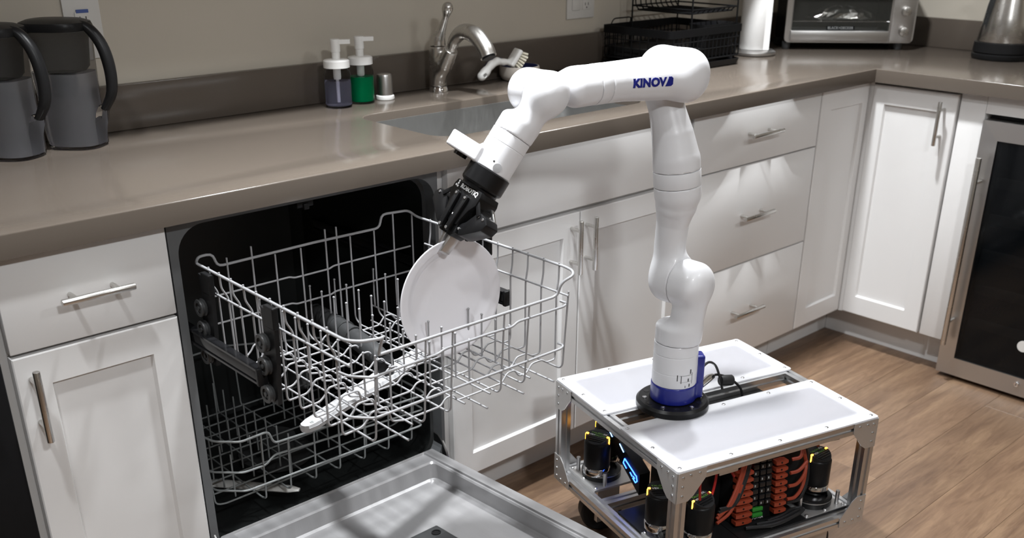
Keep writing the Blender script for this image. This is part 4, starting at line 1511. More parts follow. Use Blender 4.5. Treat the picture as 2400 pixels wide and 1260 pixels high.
sdf_part('wrist_link', fa2, (0.50, -0.40, 1.02), (0.70, -0.22, 1.13), h=0.0022)
W1 = J6 + TD * 0.088
W2 = J6 + TD * 0.108
w2 = s_union(0.014, lobe(J6, 1, 0.0385, 0.052, 0.024),
             chain((J6 + FR * 0.026, 0.0305), (J6 + TD * 0.035 + FR * 0.018, 0.0275), (J6 + TD * 0.075 + FR * 0.008, 0.0278)),
             s_cyl(tuple(W1 + TD * 0.02), tuple(J6 + TD * 0.052), 0.0362, 0.0, 0.012))
w2 = s_cut(w2, tuple(W1 - TD * 0.0004), tuple(TD))
sdf_part('wrist_link', w2, (0.46, -0.40, 0.96), (0.63, -0.22, 1.13), h=0.0022)
# bracelet with the vision module
BE = J6 + TD * 0.160
br_ = MB().lathe([(0.0358, 0.0), (0.0366, 0.001), (0.0366, 0.0195), (0.0360, 0.020), (0.0360, 0.021), (0.0366, 0.0215), (0.0366, 0.070), (0.0360, 0.0712)], tuple(W1), tuple(TD), 56, True)
brace = br_.build('bracelet', 'robotwhite', armt, True, angle=25)
e1 = -0.80 * OD + 0.60 * ND
e2 = 0.60 * OD + 0.80 * ND
cmc = J6 + TD * 0.146
vm = s_union(0.004, s_box(tuple(cmc + e1 * 0.057), (e1, e2, TD), (0.031, 0.034, 0.0145), 0.003),
             s_box(tuple(cmc + e1 * 0.012 + TD * -0.002), (e1, e2, TD), (0.022, 0.030, 0.018), 0.003))
vis = sdf_part('vision_module', vm, tuple(cmc - 0.12), tuple(cmc + 0.12), brace, h=0.0018)
for k in range(7):
    c0 = cmc + e1 * (0.082 - 0.0045 * k) - TD * 0.0146
    MB().box(-0.0006, 0.0006, -0.010, 0.010, -0.0002, 0.0004).xf(basis(c0, e1, e2, -TD)).build('vent_slot', 'txtgrey', vis)
lensp = cmc + e1 * 0.062 + TD * 0.0147
MB().lathe([(0.013, 0.0), (0.013, 0.006), (0.0105, 0.0062), (0.0100, 0.0035), (0.0005, 0.0035)], tuple(lensp), tuple(TD), 28).build('camera_lens', 'blackgloss', vis, True)
MB().lathe([(0.0085, 0.0), (0.0085, 0.005), (0.0065, 0.0052), (0.006, 0.003), (0.0005, 0.003)], tuple(lensp - e2 * 0.022), tuple(TD), 24).build('camera_lens', 'blackgloss', vis, True)
pb = J6 + TD * 0.150
pd = (0.86 * OD + 0.5 * ND); pd = pd / np.linalg.norm(pd)
MB().lathe([(0.0080, 0.0), (0.0080, 0.0009), (0.0005, 0.0012)], tuple(pb + pd * 0.0362), tuple(pd), 24).build('round_button', 'robotgrey', brace, True)
pd = (0.68 * OD + 0.74 * ND); pd = pd / np.linalg.norm(pd)
MB().lathe([(0.0022, 0.0), (0.0005, 0.0009)], tuple(J6 + TD * 0.143 + pd * 0.0364), tuple(pd), 12).build('small_port', 'txtdark', brace, True)

# name on the forearm, following the shell
def on_shell(mb, sd, depth=0.0009):
    out = []
    for p in mb.v:
        x_, z_ = p[0], p[2]
        yv = -0.46
        for _ in range(60):
            dd = float(sd(np.array([x_]), np.array([yv]), np.array([z_]))[0])
            if dd < 2e-4:
                break
            yv += max(dd, 2e-4)
        out.append((x_, yv - depth if p[1] < 0 else yv + 0.001, z_))
    mb.v = out
    return mb


KX0, KX1, KZ = 0.741, 0.816, 1.082
tk = text_mb('KINOV', 0.030, 0.004, 0.0015, 1.0)
xs_ = [p[0] for p in tk.v]; zs_ = [p[1] for p in tk.v]
bw = (KX1 - KX0) * 0.835
tk.v = [(KX0 + (p[0] - min(xs_)) / (max(xs_) - min(xs_)) * bw, -p[2], KZ - 0.0085 + (p[1] - min(zs_)) / (max(zs_) - min(zs_)) * 0.017) for p in tk.v]
on_shell(tk, FA1).build('name_lettering', 'robotblue', farm)
blk = MB().prism([(KX0 + bw - 0.002, -0.0085), (KX1 - 0.003, -0.0085), (KX1, -0.0055), (KX1, 0.0055), (KX1 - 0.003, 0.0085), (KX0 + bw + 0.004, 0.0085), (KX0 + bw + 0.0035, 0.006)], (0, 0, KZ), (1, 0, 0), (0, 0, 1), (0, 1, 0), -0.002, 0.002)
on_shell(blk, FA1).build('name_lettering', 'robotblue', farm)

# gripper: local frame origin F at the flange, axes o (opening), t (reach), n (front face)
GF = J6 + TD * 0.160
V_ = lambda a, b, c: Vector(tuple(GF + OD * a + TD * b + ND * c))
grip = MB().lathe([(0.0385, 0.0), (0.0400, 0.0015), (0.0400, 0.030), (0.0385, 0.033), (0.0345, 0.036), (0.034, 0.042)], tuple(GF), tuple(TD), 48, True).build('gripper', 'anodised', armt, True, angle=25)
def gp_(name, poly, n0, n1, parent=grip, mt='anodised', bev=0.0015):
    mb = MB()
    mb.prism(poly, tuple(GF), tuple(OD), tuple(TD), tuple(ND), n0, n1)
    me_ = mb
    bm = bmesh.new()
    vs_ = [bm.verts.new(p) for p in me_.v]
    for f_ in me_.f:
        bm.faces.new([vs_[i] for i in f_])
    bmesh.ops.recalc_face_normals(bm, faces=bm.faces)
    if bev:
        bmesh.ops.bevel(bm, geom=list(bm.edges), offset=bev, segments=2, affect='EDGES', profile=0.5)
    return MB().bm(bm).build(name, mt, parent, True)


def gscrew(a, b, n_, parent):
    MB().lathe([(0.0030, 0.0), (0.0028, 0.0010), (0.0016, 0.0012), (0.0013, 0.0003), (0.0002, 0.0003)], V_(a, b, n_), tuple(ND), 12, False).build('pivot_screw', 'screw', parent, True)


palm = gp_('palm', [(-0.036, 0.040), (0.036, 0.040), (0.040, 0.050), (0.040, 0.066), (0.030, 0.080), (0.020, 0.112), (-0.020, 0.112), (-0.030, 0.080), (-0.040, 0.066), (-0.040, 0.050)], -0.024, 0.024)
for s in (-1, 1):
    fng = gp_('finger', [(s * 0.020, 0.110), (s * 0.033, 0.126), (s * 0.042, 0.122), (s * 0.078, 0.097), (s * 0.083, 0.083), (s * 0.073, 0.073), (s * 0.055, 0.071), (s * 0.046, 0.078), (s * 0.034, 0.098)] , -0.014, 0.018)
    for a, b in ((0.056, 0.0775), (0.069, 0.0785), (0.0265, 0.115)):
        gscrew(s * a, b, 0.0182, fng)
    # pale inner link beside the palm
    gp_('drive_link', [(s * 0.034, 0.058), (s * 0.041, 0.056), (s * 0.071, 0.078), (s * 0.066, 0.084)], -0.020, -0.014, fng, 'steel', 0.001)
    gp_('drive_link', [(s * 0.030, 0.056), (s * 0.038, 0.053), (s * 0.060, 0.075), (s * 0.054, 0.081)], 0.0185, 0.0215, fng, 'anodised', 0.0008)
    bar = gp_('parallel_link', [(s * 0.0135 - 0.0055, 0.060), (s * 0.0135, 0.057), (s * 0.0135 + 0.0055, 0.060), (s * 0.010 + 0.0055, 0.126), (s * 0.010, 0.130), (s * 0.010 - 0.0055, 0.126)], 0.0245, 0.031, fng)
    gscrew(s * 0.0135, 0.0635, 0.0312, bar)
    gscrew(s * 0.010, 0.1245, 0.0312, bar)
    gp_('parallel_link', [(s * 0.0135 - 0.0055, 0.060), (s * 0.0135, 0.057), (s * 0.0135 + 0.0055, 0.060), (s * 0.010 + 0.0055, 0.126), (s * 0.010, 0.130), (s * 0.010 - 0.0055, 0.126)], -0.031, -0.0245, fng)
    gp_('fingertip_base', [(s * 0.0045, 0.112), (s * 0.020, 0.110), (s * 0.026, 0.124), (s * 0.017, 0.134), (s * 0.0045, 0.134)], -0.012, 0.020, fng)
    gp_('fingertip', [(s * 0.0042, 0.128), (s * 0.0125, 0.128), (s * 0.0095, 0.1655), (s * 0.0042, 0.170)], -0.011, 0.011, fng, 'steel', 0.0008)
for (a, b) in ((0.0, 0.098), (0.005, 0.094)):
    MB().box(-0.002, 0.002, -0.0015, 0.0015, 0, 0.0004).xf(basis(np.array(V_(a, b, 0.0243)), OD, -TD, ND)).build('palm_mark', 'txtwhite', palm)
rt = text_mb('ROBOTIQ', 0.0115, 0.0006, 0.0002)
rt.xf(basis(np.array(V_(0.006, 0.0485, 0.0243)), OD, -TD, ND))
rt.build('palm_lettering', 'txtwhite', palm)
em = MB()
for a, b in ((-0.029, 0.043), (-0.029, 0.0475), (-0.0325, 0.0515), (-0.0275, 0.0525)):
    em.lathe([(0.0021, 0.0), (0.0021, 0.0005), (0.0003, 0.0005)], V_(a, b, 0.0241), tuple(ND), 8, False)
em.build('palm_emblem', 'txtwhite', palm)

# plug and cable behind the foot of the arm
rd = Vector((0.93, -0.36, 0)).normalized()
p0 = Vector((AB.x, AB.y, 0)) + Vector((0.80, -0.60, 0)) * 0.060
MB().tube([(p0.x, p0.y, ZT + 0.044), (p0.x + 0.035, p0.y + 0.005, ZT + 0.047), (p0.x + 0.052, p0.y + 0.008, ZT + 0.046), (p0.x + 0.058, p0.y + 0.009, ZT + 0.046)], [0.0085, 0.0088, 0.007, 0.004], 16).build('metal_plug', 'chrome', armt, True)
MB().tube(spline([(p0.x, p0.y, ZT + 0.085), (p0.x + 0.03, p0.y + 0.004, ZT + 0.088), (p0.x + 0.062, p0.y + 0.008, ZT + 0.068), (p0.x + 0.072, p0.y + 0.0, ZT + 0.036), (p0.x + 0.075, p0.y - 0.006, ZT + 0.012)], 6), 0.0028, 8).build('arm_cable', 'wireblack', armt, True)
MB().tube(spline([(p0.x + 0.056, p0.y + 0.009, ZT + 0.046), (p0.x + 0.072, p0.y + 0.006, ZT + 0.044), (p0.x + 0.100, p0.y - 0.004, ZT + 0.030), (p0.x + 0.13, p0.y - 0.015, ZT + 0.002), (p0.x + 0.14, p0.y - 0.02, ZT - 0.03)], 6), 0.0030, 8).build('arm_cable', 'wireblack', armt, True)
MB().cyl((p0.x + 0.075, p0.y + 0.002, ZT + 0.030), (p0.x + 0.105, p0.y - 0.010, ZT + 0.026), 0.0125, n=10, bev=0.003).build('cable_choke', 'rubber', armt, True)

# ------------------------------------------------------------------ things on the counter
def superloft(sections, n=40):
    """sections: (cx, cy, z, a, b, e) superellipse rings"""
    mb = MB()
    for cx, cy, z, a, b, e in sections:
        for k in range(n):
            th = 2 * PI * k / n
            c, s = math.cos(th), math.sin(th)
            mb.v.append((cx + a * math.copysign(abs(c) ** e, c), cy + b * math.copysign(abs(s) ** e, s), z))
    for i in range(len(sections) - 1):
        mb.f += [(i * n + k, i * n + (k + 1) % n, (i + 1) * n + (k + 1) % n, (i + 1) * n + k) for k in range(n)]
    mb.f.append(tuple(reversed(range(n))))
    mb.f.append(tuple(range((len(sections) - 1) * n, len(sections) * n)))
    return mb


def pitcher(wx, wy, rz, label):
    t = thing('water_pitcher', label, 'pitcher', (wx, wy, CT), math.radians(rz), group='water filter pitchers')
    x, y_, z = 0.0, 0.0, 0.0006
    E_ = 0.72
    sec = lambda k, h: (x + 0.002 * k, y_, z + h)
    outer_ = [(x + 0.004, y_, z, 0.050, 0.044, E_), (x + 0.004, y_, z + 0.004, 0.055, 0.049, E_), (x + 0.003, y_, z + 0.03, 0.056, 0.050, E_), (x, y_, z + 0.10, 0.056, 0.051, E_),
              (x - 0.002, y_, z + 0.17, 0.060, 0.053, E_), (x - 0.004, y_, z + 0.228, 0.064, 0.055, E_)]
    superloft(outer_).build('jug', 'pitcherclear', t, True, local=True)
    # frosted water line body and inner reservoir
    superloft([(x + 0.004, y_, z + 0.006, 0.050, 0.044, E_), (x + 0.003, y_, z + 0.03, 0.0515, 0.0455, E_), (x, y_, z + 0.10, 0.0515, 0.0465, E_), (x - 0.001, y_, z + 0.148, 0.053, 0.047, E_)]).build('frosted_wall', 'frosted', t, True, local=True)
    superloft([(x - 0.004, y_, z + 0.150, 0.038, 0.036, 0.8), (x - 0.004, y_, z + 0.158, 0.046, 0.042, 0.8), (x - 0.005, y_, z + 0.226, 0.056, 0.048, 0.8)]).build('reservoir', 'reservoir', t, True, local=True)
    MB().cyl((x - 0.004, y_, z + 0.10), (x - 0.004, y_, z + 0.149), 0.022, n=24, bev=0.003).build('filter_cartridge', 'blackplastic', t, True, local=True)
    superloft([(x - 0.004, y_, z + 0.2285, 0.065, 0.056, E_), (x - 0.004, y_, z + 0.236, 0.067, 0.058, E_), (x - 0.004, y_, z + 0.244, 0.064, 0.055, E_), (x - 0.005, y_, z + 0.249, 0.050, 0.042, E_), (x - 0.005, y_, z + 0.251, 0.02, 0.016, E_)]).build('lid', 'blackplastic', t, True, local=True)
    # spout at the far end
    MB().box(x - 0.086, x - 0.062, y_ - 0.018, y_ + 0.018, z + 0.200, z + 0.236, 0.006, 3).build('spout', 'blackplastic', t, True, local=True)
    # black grip handle
    path = spline([(x + 0.040, y_, z + 0.242), (x + 0.066, y_, z + 0.232), (x + 0.088, y_, z + 0.200), (x + 0.097, y_, z + 0.155), (x + 0.093, y_, z + 0.110), (x + 0.074, y_, z + 0.077)], 6)
    mb = MB()
    n = 12
    for i, p in enumerate(path):
        q = path[min(i + 1, len(path) - 1)] - path[max(i - 1, 0)]
        nn = Vector((q.z, 0, -q.x)).normalized()
        f_ = i / (len(path) - 1)
        w1 = 0.0075 + 0.004 * math.sin(PI * f_)
        for k in range(n):
            a = 2 * PI * k / n
            mb.v.append(tuple(p + nn * (w1 * math.cos(a)) + Vector((0, 0.013 * math.sin(a), 0))))
    for i in range(len(path) - 1):
        mb.f += [(i * n + k, i * n + (k + 1) % n, (i + 1) * n + (k + 1) % n, (i + 1) * n + k) for k in range(n)]
    mb.f += [tuple(reversed(range(n))), tuple(range((len(path) - 1) * n, len(path) * n))]
    mb.build('handle', 'blackplastic', t, True, local=True)
    # clear web between the handle and the foot
    mb = MB()
    pts = [(0.0545, 0.003), (0.057, 0.003), (0.064, 0.04), (0.078, 0.080), (0.070, 0.086), (0.060, 0.070), (0.0545, 0.05)]
    mb.prism(pts, (x, y_, z), (1, 0, 0), (0, 0, 1), (0, 1, 0), -0.015, 0.015)
    mb.build('handle_web', 'pitcherclear', t, local=True)
    return t


pitcher(-0.072, 0.535, -55, 'clear filter pitcher with black lid and handle, at the open end of the counter')
pitcher(0.060, 0.548, -50, 'clear filter pitcher with black lid and handle, between its twin and the backsplash')


def soap(x, y_, r, liquid, lvl, label, noz):
    t = thing('soap_dispenser', label, 'soap bottle', (x, y_, CT), group='soap dispensers')
    z = CT + 0.0006
    MB().lathe([(r - 0.004, 0.0), (r - 0.001, 0.001), (r, 0.004), (r, 0.078), (r - 0.003, 0.088), (r - 0.010, 0.0935), (r - 0.010, 0.095)], (x, y_, z), (0, 0, 1), 36).build('bottle', 'clear', t, True)
    MB().lathe([(r - 0.006, 0.004), (r - 0.0035, 0.006), (r - 0.0035, lvl), (r - 0.004, lvl + 0.0005)], (x, y_, z), (0, 0, 1), 36).build('liquid', liquid, t, True)
    MB().cyl((x, y_, z + 0.012), (x, y_, z + 0.095), 0.0035, n=10).build('dip_tube', 'whiteplastic', t, True)
    MB().lathe([(0.0075, 0.066), (0.0085, 0.070), (0.0085, 0.094)], (x, y_, z), (0, 0, 1), 16).build('pump_chamber', 'whiteplastic', t, True)
    MB().lathe([(r - 0.003, 0.0935), (r - 0.0005, 0.0945), (r - 0.0005, 0.110), (r - 0.003, 0.1125), (0.014, 0.114)], (x, y_, z), (0, 0, 1), 36).build('screw_cap', 'whiteplastic', t, True)
    mb = MB().lathe([(0.010, 0.113), (0.010, 0.130), (0.0115, 0.131), (0.0115, 0.150), (0.0125, 0.156), (0.0115, 0.160)], (x, y_, z), (0, 0, 1), 24)
    d = Vector(noz).normalized()
    s_ = Vector((-d.y, d.x, 0))
    o_ = Vector((x, y_, z))
    mb.prism([(0.0, -0.0085), (0.0, 0.0085), (0.034, 0.006), (0.036, 0.004), (0.036, -0.004), (0.034, -0.006)], o_, d, s_, (0, 0, 1), 0.149, 0.159)
    mb.build('pump_head', 'whiteplastic', t, True, angle=30)


soap(0.712, 0.561, 0.0325, 'soapblue', 0.062, 'clear pump bottle of pale violet soap with white top', (0.85, -0.5, 0))
soap(0.789, 0.572, 0.0315, 'soapgreen', 0.064, 'clear pump bottle of bright green soap with white top', (0.85, -0.5, 0))
# small steel pot on a white base
t = thing('steel_canister', 'small brushed steel canister on a white base beside the green soap', 'canister', (0.862, 0.575, CT))
MB().lathe([(0.0235, 0.0), (0.0245, 0.002), (0.0235, 0.009), (0.0205, 0.011)], (0.862, 0.575, CT + 0.0005), (0, 0, 1), 32).build('base', 'whiteplastic', t, True)
MB().lathe([(0.0205, 0.0115), (0.0203, 0.056), (0.0185, 0.062), (0.015, 0.064), (0.0005, 0.0645)], (0.862, 0.575, CT + 0.0005), (0, 0, 1), 32, False).build('shell', 'steel', t, True)

# faucet
fx, fy, fz = 1.04, 0.577, CT + 0.0005
t = thing('faucet', 'brushed steel kitchen faucet with raised lever and arched spout', 'faucet', (fx, fy, CT))
MB().lathe([(0.0265, 0.0), (0.0265, 0.004), (0.0245, 0.008), (0.0235, 0.014)], (fx, fy, fz), (0, 0, 1), 36).build('base_ring', 'chrome', t, True)
bodyf = s_union(0.012, s_cyl((fx, fy, fz + 0.0145), (fx, fy, fz + 0.116), 0.0228, 0.0015), s_union(0.0, s_cone((fx, fy - 0.004, fz + 0.032), (fx, fy - 0.030, fz + 0.070), 0.013, 0.0205), s_cone((fx, fy - 0.030, fz + 0.070), (fx, fy - 0.064, fz + 0.122), 0.0205, 0.0175)))
bodyf = s_cut(bodyf, (fx, fy - 0.058, fz + 0.112), (0, -0.55, 0.835))
nets(bodyf, (fx - 0.04, fy - 0.1, fz), (fx + 0.04, fy + 0.04, fz + 0.15), 0.0018).build('body', 'nickel', t, True, angle=50)
pts = spline([(fx, fy - 0.056, fz + 0.110), (fx, fy - 0.074, fz + 0.140), (fx, fy - 0.108, fz + 0.161), (fx, fy - 0.155, fz + 0.156), (fx, fy - 0.192, fz + 0.128), (fx, fy - 0.205, fz + 0.108)], 6)
nn = len(pts)
MB().tube(pts, [(0.0125 if i < 3 else 0.0150 + 0.0065 * min(1, (i - 3) / (nn * .45))) for i in range(nn)], 24).build('spout', 'nickel', t, True, angle=70)
MB().cyl(pts[-1], pts[-1] + (pts[-1] - pts[-3]).normalized() * 0.004, 0.018, 0.017, 24).build('aerator', 'blackplastic', t, True)
lev = s_union(0.010, s_union(0.0, s_cone((fx, fy, fz + 0.112), (fx, fy - 0.004, fz + 0.134), 0.0225, 0.0185), s_cone((fx, fy - 0.004, fz + 0.134), (fx, fy - 0.020, fz + 0.160), 0.0185, 0.0110),
              s_cone((fx, fy - 0.020, fz + 0.160), (fx, fy - 0.036, fz + 0.188), 0.0110, 0.0078), s_cone((fx, fy - 0.036, fz + 0.188), (fx, fy - 0.046, fz + 0.213), 0.0078, 0.0120)), s_cone((fx, fy - 0.045, fz + 0.211), (fx, fy - 0.047, fz + 0.216), 0.012, 0.0115))
lev = s_cut(lev, (0, 0, fz + 0.1172), (0, 0, -1))
nets(lev, (fx - 0.035, fy - 0.075, fz + 0.1), (fx + 0.035, fy + 0.035, fz + 0.24), 0.0018).build('lever', 'nickel', t, True, angle=50)

# bowl with the dish brush across it
bx_, by_ = 1.335, 0.576
t = thing('bowl', 'small round beige bowl with a dark blue inside, behind the sink', 'bowl', (bx_, by_, CT))
MB().lathe([(0.0005, 0.0), (0.042, 0.0), (0.050, 0.003), (0.0575, 0.016), (0.0575, 0.036), (0.0555, 0.040), (0.0535, 0.040)], (bx_, by_, CT + 0.0005), (0, 0, 1), 40, False).build('shell', 'bowl', t, True)
MB().lathe([(0.0535, 0.040), (0.052, 0.034), (0.050, 0.016), (0.042, 0.007), (0.0005, 0.006)], (bx_, by_, CT + 0.0005), (0, 0, 1), 40, False).build('glazed_inside', 'bluedeep', t, True)
t = thing('dish_brush', 'white and blue dish brush with pale bristles lying across the bowl', 'brush', (1.24, 0.56, CT))
hz_ = CT
hp = [(1.194, 0.578, hz_ + 0.024), (1.206, 0.576, hz_ + 0.034), (1.226, 0.574, hz_ + 0.052), (1.246, 0.572, hz_ + 0.060), (1.268, 0.570, hz_ + 0.056), (1.290, 0.566, hz_ + 0.056)]
f1 = s_union(0.012, *[s_cone(hp[i], hp[i + 1], r0, r1) for i, (r0, r1) in enumerate(((0.0125, 0.0105), (0.0105, 0.009), (0.009, 0.008), (0.008, 0.0065), (0.0065, 0.007)))], s_box((1.303, 0.563, hz_ + 0.066), ((0.55, -0.2, 0.81), (0.3, 0.95, 0.03), (-0.78, 0.23, 0.58)), (0.026, 0.022, 0.0065), 0.005))
def brush_cut(f, c, r):
    c = np.array(c)
    return lambda X, Y, Z: np.maximum(f(X, Y, Z), r - np.sqrt((X - c[0]) ** 2 + (Z - c[2]) ** 2))
f1 = brush_cut(f1, (1.197, 0, hz_ + 0.0265), 0.0055)
nets(f1, (1.17, 0.53, hz_ + 0.004), (1.35, 0.61, hz_ + 0.11), 0.0018).build('handle', 'whiteplastic', t, True)
f2 = s_union(0.008, s_cone((1.207, 0.5845, hz_ + 0.040), (1.240, 0.584, hz_ + 0.066), 0.0052, 0.0062), s_cone((1.240, 0.584, hz_ + 0.066), (1.268, 0.579, hz_ + 0.062), 0.0062, 0.0045))
nets(f2, (1.19, 0.57, hz_ + 0.025), (1.29, 0.60, hz_ + 0.085), 0.0016).build('grip_inlay', 'bluedeep', t, True)
bn = Vector((0.78, -0.23, -0.58)).normalized()
bt = Vector((0.55, -0.2, 0.81)); bt = (bt - bn * bt.dot(bn)).normalized()
bs_ = bn.cross(bt)
mb = MB()
for i in range(7):
    for j in range(5):
        a, b = (i - 3) * 0.0068, (j - 2) * 0.0075
        if (a / 0.024) ** 2 + (b / 0.019) ** 2 > 1.1:
            continue
        p = Vector((1.303, 0.563, hz_ + 0.066)) + bt * a + bs_ * b + bn * 0.006
        sp = bt * a * 0.35 + bs_ * b * 0.35
        mb.tube([p, p + bn * 0.020 + sp], [0.0028, 0.0038], 6)
mb.build('bristles', 'bristle', t, True, kind='stuff')

# black two-tier drying rack
t = thing('drying_rack', 'black two-tier wire drying rack with utensil cup, between the sink and the paper towels', 'dish rack', (1.895, 0.48, CT))
RX0, RX1, RY0, RY1 = 1.722, 2.068, 0.345, 0.615
z = CT
lp = rrect(RX0 - 0.005, RX1 + 0.005, RY0 - 0.005, RY1 + 0.005, 0.02, 4)
mb = MB()
for k, (e, zz) in enumerate(((0.006, 0.0006), (0.0, 0.004), (-0.004, 0.020), (0.0, 0.020), (0.006, 0.007))):
    lp = rrect(RX0 + e, RX1 - e, RY0 + e, RY1 - e, 0.02, 4)
    n = len(lp)
    mb.v += [(p[0], p[1], z + zz) for p in lp]
    if k:
        b = (k - 1) * n
        mb.f += [(b + i, b + (i + 1) % n, b + n + (i + 1) % n, b + n + i) for i in range(n)]
mb.f += [tuple(range(4 * n, 5 * n)), tuple(reversed(range(n)))]
mb.build('drip_tray', 'blackplastic', t, True)
RW = lambda nm, pts, r=0.002, rad=0.012: wires(nm, pts, r, t, 'blackmetal', rad, 6)
def hoop(zz, r, e=0.0, nm='hoop_wire'):
    lp = rrect(RX0 + e, RX1 - e, RY0 + e, RY1 - e, 0.02, 3)
    MB().tube([(p[0], p[1], z + zz) for p in lp], r, 6, True).build(nm, 'blackmetal', t, True)
hoop(0.030, 0.0025)
hoop(0.060, 0.0018)
hoop(0.085, 0.0018)
# band-like upper rim
mb = MB()
for k, (e, zz) in enumerate(((0.0, 0.100), (-0.003, 0.100), (-0.003, 0.122), (0.0, 0.122))):
    lp = rrect(RX0 + e, RX1 - e, RY0 + e, RY1 - e, 0.015, 3)
    n = len(lp)
    mb.v += [(p[0], p[1], z + zz) for p in lp]
for a, b in ((0, 1), (1, 2), (2, 3), (3, 0)):
    mb.f += [(a * n + i, a * n + (i + 1) % n, b * n + (i + 1) % n, b * n + i) for i in range(n)]
mb.build('basket_rim', 'blackmetal', t, True)
for k in range(18):
    x = RX0 + 0.012 + k * (RX1 - RX0 - 0.024) / 17
    RW('basket_wire', [(x, RY0, z + 0.10), (x, RY0, z + 0.03), (x, RY1, z + 0.03), (x, RY1, z + 0.10)], 0.0022, 0.006)
for k in range(8):
    yy = RY0 + 0.02 + k * (RY1 - RY0 - 0.04) / 7
    RW('basket_wire', [(RX0, yy, z + 0.10), (RX0, yy, z + 0.032), (RX1, yy, z + 0.032), (RX1, yy, z + 0.10)], 0.0020, 0.006)
# end carrying handles
RW('carry_handle', [(RX0 + 0.0, 0.585, z + 0.118), (RX0 + 0.002, 0.575, z + 0.142), (RX0 + 0.085, 0.575, z + 0.142), (RX0 + 0.087, 0.585, z + 0.118)], 0.002)
# legs carrying the upper tier
UX0, UX1, UY0, UY1 = 1.838, 2.062, 0.365, 0.600
for x in (UX0, UX1):
    RW('tier_leg', [(x, UY1, z + 0.02), (x, UY1, z + 0.30)], 0.0028, 0)
    RW('tier_leg', [(x, UY0, z + 0.02), (x, UY0, z + 0.190 if x > 2 else z + 0.30)], 0.0028, 0)
for zz, r in ((0.160, 0.0022), (0.172, 0.0026)):
    e = 0.0 if zz > 0.165 else 0.012
    MB().tube([(UX0 + e, UY0 + e, z + zz), (UX1 - e, UY0 + e, z + zz), (UX1 - e, UY1 - e, z + zz), (UX0 + e, UY1 - e, z + zz)], r, 6, True).build('tier_hoop', 'blackmetal', t, True)
RW('tier_end', [(UX1, UY0, z + 0.182), (UX1, UY0, z + 0.192), (UX1, UY1, z + 0.192)], 0.0026, 0.008)
for k in range(9):
    x = UX0 + 0.015 + k * (UX1 - UX0 - 0.03) / 8
    RW('tier_wire', [(x, UY0, z + 0.172), (x, UY0 + 0.014, z + 0.159), (x, UY1 - 0.014, z + 0.159), (x, UY1, z + 0.172), (x - 0.004, UY1 + 0.004, z + 0.26)], 0.002, 0.008)
lp = rrect(RX0 + 0.012, RX1 - 0.012, RY0 + 0.012, RY1 - 0.012, 0.015, 4)
MB().prism(lp, (0, 0, 0), (1, 0, 0), (0, 1, 0), (0, 0, 1), z + 0.0345, z + 0.060).build('drain_board', 'blackplastic', t)
mb = superloft([(1.965, 0.385, z + 0.0605, 0.072, 0.034, 0.4), (1.965, 0.385, z + 0.128, 0.078, 0.038, 0.4)], 32)
mb.f.pop()
mb.build('utensil_cup', 'blackplastic', t, True)
mb = superloft([(1.965, 0.385, z + 0.063, 0.070, 0.032, 0.4), (1.965, 0.385, z + 0.1278, 0.0765, 0.0365, 0.4)], 32)
mb.f.pop()
mb.build('cup_lining', 'blackgloss', t, True)

# paper towels
px_, py_ = 2.292, 0.452
t = thing('paper_towel_holder', 'steel-based paper towel holder beside the toaster oven', 'towel holder', (px_, py_, CT))
MB().lathe([(0.070, 0.0), (0.074, 0.003), (0.074, 0.010), (0.066, 0.016), (0.02, 0.018)], (px_, py_, CT + 0.0005), (0, 0, 1), 40).build('weighted_base', 'steel', t, True)
MB().cyl((px_, py_, CT + 0.018), (px_, py_, CT + 0.33), 0.005, n=12).build('pole', 'chrome', t, True)
MB().lathe([(0.005, 0.0), (0.011, 0.006), (0.011, 0.012), (0.003, 0.02)], (px_, py_, CT + 0.33), (0, 0, 1), 16).build('finial', 'chrome', t, True)
t = thing('paper_towel_roll', 'full white paper towel roll standing on the steel holder', 'paper towels', (px_, py_, CT + 0.019))
MB().lathe([(0.021, 0.0), (0.048, 0.0), (0.0488, 0.001), (0.0488, 0.279), (0.048, 0.28), (0.021, 0.28), (0.021, 0.0)], (px_, py_, CT + 0.0192), (0, 0, 1), 48, False).build('roll', 'paper', t, True)
MB().prism([(0, 0), (0.012, 0.001), (0.020, 0.0045), (0.0205, 0.005), (0.012, 0.0018), (0, 0.0006)], (px_ - 0.0495 * 0.3, py_ - 0.0495 * 0.954, CT + 0.0192), (0.954, -0.3, 0), (-0.3, -0.954, 0), (0, 0, 1), 0.0, 0.28).build('loose_sheet', 'paper', t)

# toaster oven set across the corner
TO = Vector((2.484, 0.448, CT))
tr = math.radians(-45.6)
t = thing('toaster_oven', 'steel toaster oven with glass door and two round knobs, set across the counter corner', 'toaster oven', tuple(TO), tr)
def tl(name, mb, mt, parent=t, smooth=False, angle=40):
    return mb.build(name, mt, parent, smooth, local=True, angle=angle)
# local: x to the right along the front, y into the corner, z up from the counter
W0, W1_, ZB_, ZT_ = -0.012, 0.426, 0.024, 0.265
tl('housing_panel', MB().box(W0 + 0.004, W1_ - 0.004, 0.185, 0.193, ZB_ + 0.004, ZT_ - 0.002), 'blackplastic')
tl('housing_panel', MB().box(W0 + 0.003, W0 + 0.012, 0.012, 0.185, ZB_ + 0.004, ZT_ - 0.002), 'blackmetal')
tl('housing_panel', MB().box(0.345, W1_ - 0.003, 0.012, 0.185, ZB_ + 0.004, ZT_ - 0.002, 0.003), 'blackmetal', smooth=True)
tl('housing_panel', MB().box(W0 + 0.012, 0.345, 0.012, 0.185, ZT_ - 0.012, ZT_ - 0.002), 'blackmetal')
tl('housing_panel', MB().box(W0 + 0.012, 0.345, 0.012, 0.185, ZB_ + 0.004, ZB_ + 0.014), 'blackmetal')
